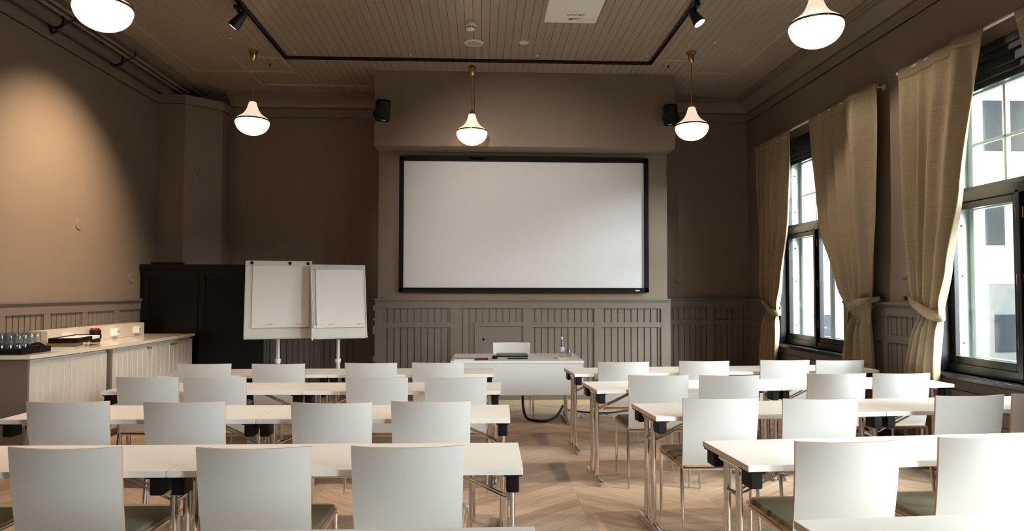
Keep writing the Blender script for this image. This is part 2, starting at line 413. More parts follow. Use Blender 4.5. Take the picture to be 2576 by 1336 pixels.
def strip(pts, label):
    global sn
    m = MB()
    for si, (a, b) in enumerate(zip(pts[:-1], pts[1:])):
        x0, x1 = sorted((a[0], b[0])); y0, y1 = sorted((a[1], b[1]))
        dz = .001*(si % 2); m.box(x0-.02+dz, x1+.02-dz, y0-.02+dz, y1+.02-dz, ZC-.014+dz, ZC+.003, STRIPM, .003)
    struct(m.build('trim_%d' % sn, TRIMC), label, 'trim'); sn += 1
strip([(-3.835, 3.0), (-3.835, 9.2), (-2.53, 9.2), (-2.53, 8.64), (-3.135, 8.64), (-3.135, 9.79), (-1.46, 9.79)], 'narrow raised strips on the ceiling around the left pendant')
strip([(2.16, 8.47), (2.727, 8.47)], 'short raised ceiling strip left of the right pendant')
strip([(2.64, 8.98), (3.40, 8.98), (3.40, 3.0)], 'raised ceiling strip beside the right pendant')

# pipes high on the left wall
m = MB(); m.cyl((-4.415, YR, 4.30), (-4.415, 9.95, 4.30), .072, 24, PIPEM)
for yy in (3.0, 5.2, 7.18, 8.35): m.cyl((-4.415, yy-.015, 4.30), (-4.415, yy+.015, 4.30), .079, 24, BLACKP)
tag(m.build('heating_pipe', PIPEM), 'thick grey pipe high along the left wall', 'pipe')
for dx, dz, lb in ((0, 0, 'lower of two thin taupe pipes under the ceiling on the left'), (.055, .03, 'upper of two thin taupe pipes under the ceiling on the left')):
    m = MB(); m.cyl((-4.275+dx, YR, 4.315+dz), (-4.275+dx, 9.95, 4.315+dz), .019, 12, TRIMC)
    tag(m.build('conduit_pipe', TRIMC), lb, 'pipe', 'thin pipes on the left')
for yy in (7.18, 8.35):
    m = MB(); m.tube([(-4.49, yy, 4.24), (-4.45, yy, 4.205), (-4.36, yy, 4.22), (-4.29, yy, 4.285), (-4.235, yy, 4.30), (-4.19, yy, 4.34), (-4.19, yy, ZC)], .007, 8, BLACKM)
    if yy < 8: m.tube([(-4.49, yy+.03, 4.24), (-4.47, yy+.03, 4.17), (-4.42, yy+.02, 4.19), (-4.4, yy, 4.24)], .014, 8, BLACKM)
    tag(m.build('pipe_clamp', BLACKM), 'dark clamp on the ceiling pipes, ' + ('the nearer one above the left wall lamp glow' if yy < 8 else 'the farther one towards the corner column'), 'clamp', 'pipe clamps')

# ------------------------------------------------------------------ windows
def window(n, a, b, label):
    root = bpy.data.objects.new('window_%d' % n, None); COL.objects.link(root); root.location = (XR, (a+b)/2, WZ0)
    struct(root, label, 'window')
    h = (b-a)/2; H = WZ1-WZ0
    m = MB()   # black inner frame: lining, header, transom (local: x outwards, y along, z up)
    m.box(-.012, .17, -h, -h+.06, 0, H, WINB, .004); m.box(-.012, .17, h-.06, h, 0, H, WINB, .004)
    m.box(-.012, .17, -h, h, H-.07, H, WINB, .004); m.box(.02, .17, -h, h, H-.15, H-.06, WINB, .004); m.box(.05, .17, -h, h, H-.20, H-.14, WINB, .004)
    m.box(-.03, .0, -h-.05, -h+.02, -.0, H+.05, WINB, .006); m.box(-.03, .0, h-.02, h+.05, 0, H+.05, WINB, .006); m.box(-.03, 0, -h-.05, h+.05, H-.02, H+.05, WINB, .006)
    m.box(.06, .17, -h, h, 1.475, 1.565, WINB, .006); m.box(.07, .17, -h+.05, h-.05, 0, .075, WINB, .004)
    m.box(.06, .17, -.022, .022, .02, 1.5, WINB, .005)
    m.build('inner_frame', WINB, root)
    m = MB(); m.box(-.085, .12, -h-.06, h+.06, -.045, 0, WINB, .008); m.build('sill', WINB, root)
    for s in (-1, 1):                        # two inward casements
        m = MB(); y0, y1 = (s*.022, s*(h-.06)); y0, y1 = min(y0, y1), max(y0, y1)
        for c in ((y0, y0+.055, .075, 1.475), (y1-.055, y1, .075, 1.475), (y0+.0545, y1-.0545, .0755, .14), (y0+.0545, y1-.0545, 1.415, 1.4745)): m.box(.0855, .1295, c[0], c[1], c[2], c[3], WINB, .005)
        f = m.build('casement', WINB, root)
        MB().box(.104, .108, y0+.05, y1-.05, .13, 1.42, PANE).build('pane', PANE, f, smooth=False)
        for z in (.30, .80, 1.32):
            MB().box(.074, .086, s*.03-.011, s*.03+.011, z-.045, z+.045, BRASS, .003).build('hinge', BRASS, f)
    m = MB()
    for c in ((-h+.06, -h+.10, 1.565, H-.20), (h-.10, h-.06, 1.565, H-.20), (-h+.06, h-.06, 1.565, 1.60), (-h+.06, h-.06, H-.245, H-.20)): m.box(.09, .13, c[0], c[1], c[2], c[3], WINB, .004)
    f = m.build('upper_light', WINB, root)
    MB().box(.108, .112, -h+.09, h-.09, 1.59, H-.24, PANE).build('pane', PANE, f, smooth=False)
    m = MB()                                  # white outer lining and sashes with glazing bars
    m.box(.17, WT+.02, -h, -h+.035, 0, H, WINW); m.box(.17, WT+.02, h-.035, h, 0, H, WINW); m.box(.17, WT+.02, -h, h, H-.1, H, WINW); m.box(.17, WT+.04, -h, h, -.02, .05, WINW)
    X0, X1 = .29, .34
    for s in (-1, 1):
        y0, y1 = sorted((s*.0, s*(h-.035)))
        for c in ((y0, y0+.06, .05, 1.5), (y1-.06, y1, .05, 1.5), (y0+.0595, y1-.0595, .0505, .13), (y0+.0595, y1-.0595, 1.43, 1.4995)): m.box(X0, X1, c[0], c[1], c[2], c[3], WINW, .006)
    for c in ((-h+.03, -h+.10, 1.5, H-.1), (h-.10, h-.03, 1.5, H-.1), (-h, h, 1.5, 1.6), (-h, h, H-.2, H-.1)): m.box(X0, X1, c[0], c[1], c[2], c[3], WINW, .006)
    for i in (1, 2, 3): y = -h+.065+(2*h-.13)*i/4; m.box(X0+.01, X1-.01, y-.014, y+.014, 1.55, H-.15, WINW, .004)
    m.box(X0+.01, X1-.01, -h+.05, h-.05, 2.0, 2.028, WINW, .004)
    f = m.build('outer_sash', WINW, root)
    for s in (-1, 1):
        y0, y1 = sorted((s*.03, s*(h-.06))); MB().box(.315, .318, y0, y1, .1, 1.46, PANE).build('pane', PANE, f, smooth=False)
    MB().box(.315, .318, -h+.06, h-.06, 1.55, H-.15, PANE).build('pane', PANE, f, smooth=False)
    m = MB()
    for yy in (h-.045, .062):
        for z in (.25, .85, 1.3, 1.8, 2.3): m.cyl((.17+.06, yy-.012, z), (.17+.06, yy+.012, z), .012, 10, CHROME)
    m.build('sash_fitting', CHROME, root)
window(1, *WINS[0], 'far black-framed double window between linen curtains')
window(2, *WINS[1], 'near black-framed double window at the right edge of the photo')
window(3, *WINS[2], 'tall black-framed window on the right beside the rear rows')
window(4, *WINS[3], 'tall black-framed window on the right behind the camera')

# ------------------------------------------------------------------ curtains
def interp(keys, z):
    ks = sorted(keys)
    if z <= ks[0][0]: return ks[0][1:]
    for p, q in zip(ks[:-1], ks[1:]):
        if z <= q[0]:
            t = (z-p[0])/(q[0]-p[0]); t = t*t*(3-2*t)*.5+t*.5
            return tuple(a+(b-a)*t for a, b in zip(p[1:], q[1:]))
    return ks[-1][1:]
def curtain(keys, folds, seed, hook, gz, label, flap=0, wrap=0):
    rnd = random.Random(seed); y0 = (keys[0][1]+keys[0][2])/2
    root = thing('curtain', label, 'curtain', (3.97, y0, 0), 0, 'linen curtains on the right wall')
    ph = [rnd.uniform(0, 6.28) for _ in range(6)]
    ztop = max(k[0] for k in keys); wide = max(abs(k[2]-k[1]) for k in keys)
    def f(u, v):
        z = .015+(ztop-.015)*v
        a, b = interp(keys, z); wd = abs(b-a)/wide
        uu = u+.035*math.sin(2*PI*u*1.5+ph[0])
        amp = .026+.050*(1-wd)**.8
        amp *= (.35+.65*min(1, (ztop-z)/.5)) if z > ztop-.5 else 1
        d = amp*(math.sin(2*PI*folds*uu+ph[1]+.35*math.sin(z*2.1+ph[2]))+.45*math.sin(2*PI*(folds*.53)*uu+ph[3]+z*.7)+.25*math.sin(2*PI*folds*1.9*uu+ph[4]))
        g = math.exp(-((z-gz)/.10)**2); d *= 1-.55*g
        if flap: d -= flap*math.exp(-((u-(.78-.1*(1-v)))/.10)**2)*min(1, wd+.3)
        if wrap: d -= wrap*math.sin(PI*min(1, max(0, (u-.62)/.38))**.9)*min(1, .35+.65*max(0, (z-1.3)/2.0))
        if v > .985: d = d*.6
        y = a+(b-a)*u
        return (min(d, .032)-.01, y-y0, z)
    o = MB().grid(f, 110, 90, LINEN).build('curtain_panel', LINEN, root, ang=180)
    md = o.modifiers.new('s', 'SOLIDIFY'); md.thickness = .004
    def hem(u, v):
        p = f(u, .972+.028*v); return (p[0]-.006, p[1], p[2]+.003)
    o = MB().grid(hem, 110, 3, LINEN).build('heading_tape', LINEN, root, ang=180)
    md = o.modifiers.new('s', 'SOLIDIFY'); md.thickness = .003
    # tie back: a ribbon round the gather running to a wall hook
    a, b = interp(keys, gz); lo = (a if abs(a-hook[0]) > abs(b-hook[0]) else b); hi = a+b-lo
    sg = 1 if hook[0] > lo else -1
    pts = [(XR-.03, hook[0]+.0*sg, hook[1])]
    front = ([(-.10, 1.12)] if wrap else [])+[(-.10-wrap*.55, .98), (-.095-wrap*.6, .75), (-.10-wrap*.4, .5), (-.095, .25), (-.06, .04), (0, -.04)]
    L = hi-lo
    for dx, t in front: pts.append((3.97+dx, lo+L*t, hook[1]+(gz-hook[1])*(1-max(t, 0)*.75)))
    pts += [(4.03, lo+L*.2, gz+.02), (4.05, lo+L*.6, (gz+hook[1])/2), (XR-.028, hook[0]-.01*sg, hook[1]-.0)]
    def rib(u, v):
        q = u*(len(pts)-1); i = min(int(q), len(pts)-2); t = q-i
        def P(j): return Vector(pts[max(0, min(len(pts)-1, j))])
        p0, p1, p2, p3 = P(i-1), P(i), P(i+1), P(i+2)
        c = .5*((2*p1)+(p2-p0)*t+(2*p0-5*p1+4*p2-p3)*t*t+(3*p1-p0-3*p2+p3)*t**3)
        wdt = .012+.035*math.sin(PI*min(1, max(0, u)))**.5
        return (c.x-3.97, c.y-y0, c.z+(v-.5)*2*wdt)
    o = MB().grid(rib, 60, 2, LINEN).build('tieback', LINEN, root, ang=180)
    md = o.modifiers.new('s', 'SOLIDIFY'); md.thickness = .004
    m = MB(); m.cyl((XR-.001-3.97, hook[0]-y0, hook[1]), (XR-.05-3.97, hook[0]-y0, hook[1]), .008, 10, BLACKM); m.cyl((XR-.045-3.97, hook[0]-y0, hook[1]), (XR-.06-3.97, hook[0]-y0, hook[1]), .02, 14, BLACKM)
    m.build('hook', BLACKM, root)
    return root
curtain([(3.60, 9.68, 8.57), (2.45, 9.56, 8.66), (1.6, 9.5, 8.86), (1.22, 9.32, 9.0), (.95, 9.42, 8.98), (.6, 9.53, 9.03), (.0, 9.6, 9.03)], 7, 1, (9.62, 1.44), 1.22, 'beige linen curtain farthest from the camera, tied back beside the corner')
curtain([(3.60, 8.05, 6.64), (2.3, 7.83, 6.66), (1.6, 7.45, 6.70), (1.25, 7.19, 6.78), (.8, 7.35, 6.74), (.0, 7.42, 6.72)], 5, 12, (6.86-.08, 1.44), 1.25, 'beige linen curtain on the near side of the far window, tied to a hook', wrap=.15)
curtain([(3.60, 6.27, 5.17), (2.35, 6.21, 5.43), (1.7, 6.12, 5.6), (1.29, 6.02, 5.74), (.78, 6.2, 5.80), (.0, 6.25, 5.80)], 4, 33, (6.36, 1.44), 1.29, 'beige linen curtain with a wide diagonal fold, left of the near window', flap=.09)
curtain([(3.60, 4.86, 3.5), (2.3, 4.6, 3.55), (1.6, 4.35, 3.6), (1.25, 4.05, 3.7), (.8, 4.15, 3.65), (.0, 4.2, 3.62)], 6, 7, (3.6, 1.44), 1.25, 'beige linen curtain at the right edge, only its top end in view')
for (a, b, lb) in ((6.67, 9.70, 'white curtain rod over the far window'), (3.45, 6.30, 'white curtain rod over the near window')):
    m = MB(); m.cyl((3.97, a, 3.585), (3.97, b, 3.585), .013, 12, RODW)
    for y in (a, b): m.lathe([(.0, -.02), (.018, -.012), (.022, 0), (.018, .012), (0, .02)], (3.97, y, 3.585), 12, RODW)
    for y in (a+.06, b-.06, (a+b)/2): m.cyl((3.97, y, 3.585), (XR, y, 3.585), .008, 8, RODW); m.cyl((XR-.008, y, 3.585), (XR, y, 3.585), .03, 14, RODW)
    tag(m.build('curtain_rod', RODW), lb, 'curtain rod', 'white curtain rods')

# ------------------------------------------------------------------ outside
root = thing('neighbouring_building', 'white rendered building with a grey base seen through the windows', 'building', (18, 22, -5))
m = MB(); m.box(-12.5, 16, 0, 3, 6.77, 22, FACADE); m.build('wall', FACADE, root, smooth=False)
m = MB(); m.box(1.5, 13, -16, 0, 0, 22, FACADE); m.build('added_shade_wing', FACADE, root, smooth=False)  # unseen wing, added to keep the sun off the facade
m = MB(); m.box(-12.5, 16, .02, 3, 0, 6.77, FACGREY); m.build('base_wall', FACGREY, root, smooth=False)
for i, x in enumerate((-10.3, -8.2, -7.0, -5.9, -3.6, -1.35, -.3, 1.5, 2.7, 4.8)):
    for (z0, z1) in ((11.2, 12.92), (8.05, 9.55)):
        m = MB(); m.box(x, x+.75, -.02, .02, z0, z1, FACWIN); m.box(x-.04, x+.79, -.08, .01, z0-.1, z0, FACADE); m.build('window', FACWIN, root, smooth=False)
for x in (-7.25, -1.0, 2.2): m = MB(); m.box(x, x+.7, 0, .03, 4.5, 5.75, FACWIN); m.build('window', FACWIN, root, smooth=False)
tag(MB().box(4.8, 60, -30, 60, -5.2, -5).build('courtyard', YARD, smooth=False), 'pale paved courtyard below the windows', 'yard', kind='structure')

# ------------------------------------------------------------------ tables
def folding_table(label):
    t = thing('folding_table', label, 'table', (0, 0, 0), 0, 'white folding seminar tables')
    m = MB(); m.box(-.749, .749, -.25, .25, .717, .745, WHITE, .002)
    m.build('tabletop', WHITE, t)
    for s in (-1, 1): MB().box(s*.7485, s*.7502, -.249, .249, .718, .744, EDGE).build('edge_band', EDGE, t, smooth=False)
    for s in (-1, 1):
        x = s*.706
        m = MB()
        for yy in (-.065, .065): m.cyl((x, yy, .05), (x, yy, .36), .0185, 14, CHROME); m.cyl((x, yy, .36), (x, yy, .69), .0165, 14, CHROME)
        m.build('leg', CHROME, t)
        m = MB(); m.box(x-.019, x+.019, -.225, .225, .012, .052, CHROME, .014)
        for yy in (-.215, .215): m.cyl((x, yy, 0), (x, yy, .014), .014, 12, ALU)
        m.build('foot', CHROME, t)
        m = MB(); m.cyl((x, -.16, .69), (x, .16, .69), .016, 12, CHROME); m.build('crossbar', CHROME, t)
        for yy in (-1, 1):
            m = MB(); m.box(x-.028, x+.028, yy*.145, yy*.238, .638, .712, BLACKP, .007); m.box(x-.04, x+.04, yy*.145, yy*.242, .709, .7165, BLACKP)
            m.build('corner_bracket', BLACKP, t)
        m = MB()
        for yy in (-.022, .022):
            m.tube([(x-s*.012, yy, .555), (x-s*.035, yy, .56), (x-s*.34, yy, .70), (x-s*.40, yy, .712)], .006, 8, CHROME)
        m.cyl((x-s*.012, -.03, .552), (x-s*.012, .03, .552), .010, 10, CHROME)
        m.cyl((x, -.08, .56), (x, .08, .56), .009, 10, CHROME)
        m.build('brace', CHROME, t)
    reg(t); return t
T0 = None
ROW = ['front', 'second', 'third', 'fourth', 'nearest']
left_rows = [(.110, 6.275, .3), (.143, 5.206, -1.6), (.169, 4.082, -1.5), (.177, 2.940, -.6), (.171, 1.72, 0)]      # aisle end, front edge, angle
right_rows = [(.848, 6.26, 4.2), (.879, 5.229, 4.6), (1.050, 4.108, 4.6), (1.156, 2.945, 4.4), (1.063, 1.745, 3.6)]
def put_table(c, ang, label):
    global T0
    if T0 is None:
        T0 = folding_table(label); T0.location = c; T0.rotation_euler = (0, 0, ang)
    else: return dup(T0, c, ang, label)
for i, (x, y, a) in enumerate(left_rows):
    a = math.radians(a); u = Vector((-math.cos(a), -math.sin(a), 0)); v = Vector((-math.sin(a), math.cos(a), 0))
    for k in range(2):
        c = Vector((x, y, 0))+u*(.75+1.502*k)+v*.25
        put_table(c, a, 'white folding table in the %s row left of the aisle, %s half' % (ROW[i], ('aisle', 'wall')[k]))
for i, (x, y, a) in enumerate(right_rows):
    a = math.radians(a); u = Vector((math.cos(a), math.sin(a), 0)); v = Vector((-math.sin(a), math.cos(a), 0))
    for k in range(2 if i < 4 else 1):
        c = Vector((x, y, 0))+u*(.75+1.502*k)+v*.25
        o = put_table(c, a, 'white folding table in the %s row right of the aisle, %s half' % (ROW[i], ('aisle', 'window')[k]))
        if i == 3 and k == 1: o.scale.x = .88; o.location = c-u*.09

# ------------------------------------------------------------------ chairs
def shell_pt(u, v, t=0):
    """u -1..1 across, v 0 bottom..1 top; local back of the chair towards -y"""
    w = .2235+.0095*v
    y = .062-.062*v**.8 - (.004+.040*v)*(1-u*u) - .004*math.sin(PI*v)
    z = .432+.428*v
    return Vector((u*w, y+t, z))
def chair(label):
    t = thing('stacking_chair', label, 'chair', (0, 0, 0), 0, 'white shell chairs at the tables')
    m = MB(); nu, nv, th = 14, 10, .012
    m.grid(lambda a, b: shell_pt(a*2-1, b)[:], nu, nv, SHELL)
    m.grid(lambda a, b: shell_pt(a*2-1, b, th)[:], nu, nv, SHELL)
    def stripf(fn, n): m.grid(lambda a, b: shell_pt(*fn(a), th*b)[:], n, 1, PLY)
    stripf(lambda a: (a*2-1, 1), nu); stripf(lambda a: (a*2-1, 0), nu); stripf(lambda a: (-1, a), nv); stripf(lambda a: (1, a), nv)
    m.build('backrest', SHELL, t, weld=True, ang=40)
    # plywood seat and olive cushion
    def outline(w0, w1, y0, y1, r):
        pts = []
        for cx, cy, a0 in ((w1-r, y1-r, 0), (-w1+r, y1-r, 90), (-w0+r, y0+r, 180), (w0-r, y0+r, 270)):
            for k in range(5): a = math.radians(a0+90*k/4); pts.append((cx+r*math.cos(a), cy+r*math.sin(a)))
        return pts
    m = MB(); m.prism(outline(.226, .240, .05, .55, .03), .438, .449, PLY); m.build('seat', PLY, t)
    m = MB(); o1 = outline(.214, .228, .072, .54, .03); o2 = outline(.204, .218, .082, .53, .03)
    n = len(o1); vs = [(a, b, .449) for a, b in o1]+[(a, b, .461) for a, b in o1]+[(a, b, .467) for a, b in o2]
    m.faces(vs, [(i, (i+1) % n, n+(i+1) % n, n+i) for i in range(n)]+[(n+i, n+(i+1) % n, 2*n+(i+1) % n, 2*n+i) for i in range(n)]+[list(range(2*n, 3*n))], OLIVE)
    m.build('cushion', OLIVE, t, ang=60)
    m = MB(); m.box(-.232, .232, .044, .060, .416, .434, CHROME, .005); m.box(-.232, .232, .49, .506, .418, .436, CHROME, .005)
    for s in (-1, 1): m.box(s*.232-.008, s*.232+.008, .05, .50, .418, .436, CHROME, .004)
    m.build('seat_frame', CHROME, t)
    for s in (-1, 1):
        m = MB(); m.cyl((s*.234, .004, .0), (s*.232, .052, .43), .0085, 10, CHROME, r2=.0115); m.build('leg', CHROME, t)
        m = MB(); m.cyl((s*.234, .495, .0), (s*.234, .492, .43), .0085, 10, CHROME, r2=.0115); m.build('leg', CHROME, t)
    reg(t); return t
C0 = None
def put_chair(x0, y0, x1, y1, label, ang=None):
    global C0
    c = ((x0+x1)/2, (y0+y1)/2, 0); a = math.atan2(y1-y0, x1-x0)*.8 if ang is None else ang
    if C0 is None: C0 = chair(label); C0.location = c; C0.rotation_euler = (0, 0, a); return C0
    return dup(C0, c, a, label)
LEFT = [
 [(-2.677, 6.169, -2.211, 6.154), (-2.029, 6.148, -1.562, 6.134), (-1.225, 6.19, -.758, 6.176), (-.63, 6.206, -.162, 6.192)],
 [(-2.722, 5.235, -2.252, 5.205), (-2.222, 5.204, -1.75, 5.188), (-1.017, 5.157, -.545, 5.125), (-.427, 5.137, .038, 5.122)],
 [(-2.625, 4.087, -2.168, 4.096), (-1.958, 4.063, -1.487, 4.062), (-1.098, 4.008, -.632, 3.992), (-.531, 4.038, -.063, 4.022)],
 [(-2.63, 2.92, -2.16, 2.92), (-1.948, 2.917, -1.471, 2.892), (-1.173, 2.875, -.70, 2.877), (-.545, 2.876, -.07, 2.87)]]
RIGHT = [
 [(1.061, 6.266, 1.522, 6.252), (1.823, 6.344, 2.281, 6.33), (2.613, 6.376, 3.072, 6.362), (3.127, 6.334, 3.588, 6.347)],
 [(1.123, 5.239, 1.59, 5.236), (1.67, 5.221, 2.126, 5.206), (2.555, 5.305, 3.016, 5.29), (3.078, 5.288, 3.537, 5.299)],
 [(1.208, 4.096, 1.672, 4.103), (1.804, 4.057, 2.262, 4.067), (2.795, 4.135, 3.265, 4.18), (3.34, 4.2, 3.80, 4.23)],
 [(1.346, 2.898, 1.808, 2.904), (2.015, 2.95, 2.48, 2.965)]]
ORD = ['at the aisle end', 'second from the aisle', 'third from the aisle', 'farthest from the aisle']
for i, row in enumerate(LEFT):
    for k, c in enumerate(row): put_chair(*c, 'white shell-back chair in the %s row left of the aisle, %s' % (ROW[i], ORD[3-k]))
for i, row in enumerate(RIGHT):
    row = [(a, b-(.045, .02, .018, .0)[i]-.035*(i == 0 and j == 1), c_, d-(.045, .02, .018, .0)[i]-.035*(i == 0 and j == 1)) for j, (a, b, c_, d) in enumerate(row)]
    for k, c in enumerate(row): put_chair(*c, 'white shell-back chair in the %s row right of the aisle, %s' % (ROW[i], ORD[k]))
c = put_chair(.14, 8.56, .60, 8.56, 'white shell-back chair behind the presenter desk, facing the room', ang=PI); c['group'] = 'white shell chairs at the tables'

# ------------------------------------------------------------------ presenter desk and what is on it
t = thing('presenter_desk', 'white presenter desk with a front modesty panel below the screen', 'desk', (.395, 7.94, 0), math.radians(-.8))
MB().box(-.73, .73, -.44, .44, .712, .74, WHITE, .002).build('desktop', WHITE, t)
for s in (-1, 1): MB().box(s*.7295, s*.7312, -.439, .439, .713, .739, EDGE).build('edge_band', EDGE, t, smooth=False)
MB().box(-.725, .725, -.435, -.417, .364, .710, SHELL, .002).build('modesty_panel', SHELL, t)
for s in (-1, 1):
    m = MB()
    for yy in (0, .11): m.cyl((s*.58, yy, .04), (s*.58, yy, .70), .019, 14, CHROME)
    m.build('leg', CHROME, t)
    m = MB(); m.box(s*.58-.022, s*.58+.022, -.22, .44, .006, .05, CHROME, .014); m.build('foot', CHROME, t)
    m = MB(); m.box(s*.58-.03, s*.58+.03, -.34, .36, .67, .711, BLACKP, .006); m.build('bracket', BLACKP, t)
def catmull(pts, n=8):
    P = [Vector(p) for p in pts]; out = []
    for i in range(len(P)-1):
        p0, p1, p2, p3 = P[max(i-1, 0)], P[i], P[i+1], P[min(i+2, len(P)-1)]
        for k in range(n):
            t = k/n; out.append((.5*((2*p1)+(p2-p0)*t+(2*p0-5*p1+4*p2-p3)*t*t+(3*p1-p0-3*p2+p3)*t**3))[:])
    out.append(P[-1][:]); return out
m = MB(); m.tube(catmull([(.475, 8.0, .66), (.475, 8.0, .36), (.480, 7.98, .16), (.515, 7.94, .045), (.60, 7.9, .018), (.74, 7.87, .018), (.87, 8.04, .035), (.945, 8.2, .085), (.975, 8.27, .12)]), .0155, 12, CORDM)
tag(m.build('cable_hose', CORDM), 'black cable hose looping down under the presenter desk to the floor', 'cable')
m = MB(); m.tube(catmull([(1.0, 8.33, .06), (1.06, 8.5, .03), (1.15, 8.53, .014), (1.30, 8.42, .014), (1.55, 8.38, .014), (1.9, 8.6, .014)]), .010, 8, CORDM)
tag(m.build('power_cable', CORDM), 'black cable running along the floor right of the presenter desk', 'cable')
m = MB(); m.box(-.19, .19, -.035, .035, 0, .035, ALU, .006)
for k in range(4): m.cyl((-.13+.085*k, 0, .034), (-.13+.085*k, 0, .037), .018, 12, BLACKP)
o = m.build('power_strip', ALU); o.location = (1.36, 8.14, 0); o.rotation_euler = (0, 0, .06)
tag(o, 'silver power strip on the floor beside the presenter desk', 'power strip')
# laptop
t = thing('laptop', 'closed dark laptop with a grey lid on the presenter desk', 'laptop', (.352, 8.05, .7402), 0)
MB().box(-.182, .182, -.12, .12, 0, .014, BLACKP, .004).build('base', BLACKP, t)
MB().box(-.180, .180, -.118, .12, .0145, .030, mat('grey_laptop_lid', srgb(120, 112, 106), .35, .3, noise=.02, nscale=30), .004).build('lid', BLACKP, t)
m = MB(); m.lathe([(.0, 0), (.028, 0), (.033, .008), (.031, .02), (.022, .032), (0, .037)], (0, 0, 0), 20, BLACKP)
o = m.build('computer_mouse', BLACKP); o.location = (.146, 7.745, .7402); o.scale = (1, 1.5, 1); tag(o, 'small black computer mouse on the presenter desk', 'mouse')
m = MB(); m.box(-.115, .115, -.035, .035, 0, .010, BLACKP, .003)
for i in range(10):
    for j in range(3): m.box(-.105+i*.0212, -.089+i*.0212, -.027+j*.019, -.012+j*.019, .0095, .0115, BLACKM)
o = m.build('control_panel', BLACKP); o.location = (.40, 7.72, .7402); tag(o, 'flat black remote panel in front of the laptop', 'remote')
t = thing('notebook', 'grey-green notebook at the left end of the presenter desk', 'notebook', (-.20, 7.64, .7402), .02)
MB().box(-.105, .105, -.075, .075, 0, .012, PAPER, .001).build('pages', PAPER, t)
MB().box(-.108, .108, -.078, .078, .012, .015, GREYGREEN, .001).build('cover', GREYGREEN, t)
t = thing('pencil_case', 'wine red pen case on the presenter desk beside the notebook', 'case', (-.005, 7.64, .7402), -.03)
MB().box(-.075, .075, -.04, .04, 0, .018, WINE, .006).build('case_body', WINE, t)
MB().box(-.07, .07, -.004, .004, .0175, .020, BLACKM).build('zip', BLACKM, t)
t = thing('water_bottle', 'clear plastic water bottle with a pale label on the presenter desk', 'bottle', (.928, 7.96, .7402), 0)
m = MB(); m.lathe([(0, 0), (.026, 0), (.032, .006), (.033, .03), (.030, .045), (.033, .06), (.033, .115), (.030, .13), (.031, .145), (.024, .175), (.013, .20), (.0125, .215)], (0, 0, 0), 24, CLEAR); m.build('bottle_body', CLEAR, t, ang=60)
m = MB(); m.lathe([(.0338, .062), (.0342, .065), (.0342, .108), (.0338, .111)], (0, 0, 0), 24, BLUE); m.build('label_band', BLUE, t)
m = MB(); m.lathe([(.0, .232), (.0135, .232), (.0145, .228), (.0145, .212), (.0125, .21)], (0, 0, 0), 20, WPLAST); m.build('cap', WPLAST, t)
def tumbler(loc, label, up=True, r=.033, h=.085, group=None):
    m = MB(); pr = [(0, 0), (r*.82, 0), (r*.86, .004), (r*.97, h*.5), (r, h), (r-.002, h), (r*.95-.002, h*.5), (r*.80, .008), (0, .008)]
    if not up: pr = [(a, h-b) for a, b in pr]
    m.lathe(pr, (0, 0, 0), 16, CLEAR); o = m.build('drinking_glass', CLEAR, ang=50); o.location = loc
    return tag(o, label, 'glass', group)
tumbler((1.0, 7.93, .7402), 'upturned clear tumbler beside the water bottle on the presenter desk', False)
m = MB(); m.grid(lambda a, b: (a*.16-.08, b*.11-.055, .003+.010*math.sin(3*a+1)*math.sin(4*b)**2), 8, 6, PAPER)
o = m.build('paper_napkin', PAPER); o.location = (.915, 7.78, .7402); o.rotation_euler = (0, 0, .3); md = o.modifiers.new('s', 'SOLIDIFY'); md.thickness = .001
tag(o, 'crumpled white napkin in front of the water bottle', 'napkin')

# ------------------------------------------------------------------ projection screen
t = thing('projection_screen', 'wide white projection screen in a black frame on the chimney breast', 'screen', (.59, CY, 1.489))
sx, sz = 1.739, 1.882; fw_ = .062
m = MB()
for c in ((-sx, sx, 0, fw_), (-sx, sx, sz-fw_, sz), (-sx, -sx+fw_, 0, sz), (sx-fw_, sx, 0, sz)): m.box(c[0], c[1], -.075, -.004, c[2], c[3], VELVET, .004)
m.build('frame', VELVET, t)
MB().box(-sx+.03, sx-.03, -.05, -.04, .03, sz-.03, SCREENW).build('screen_surface', SCREENW, t, smooth=False)
m = MB(); m.box(1.545, 1.605, -.079, -.074, .014, .034, ALU, .001)
for k in range(3): m.box(1.553+k*.016, 1.562+k*.016, -.0805, -.0785, .019, .029, PRINTL)
m.build('maker_plate', ALU, t)

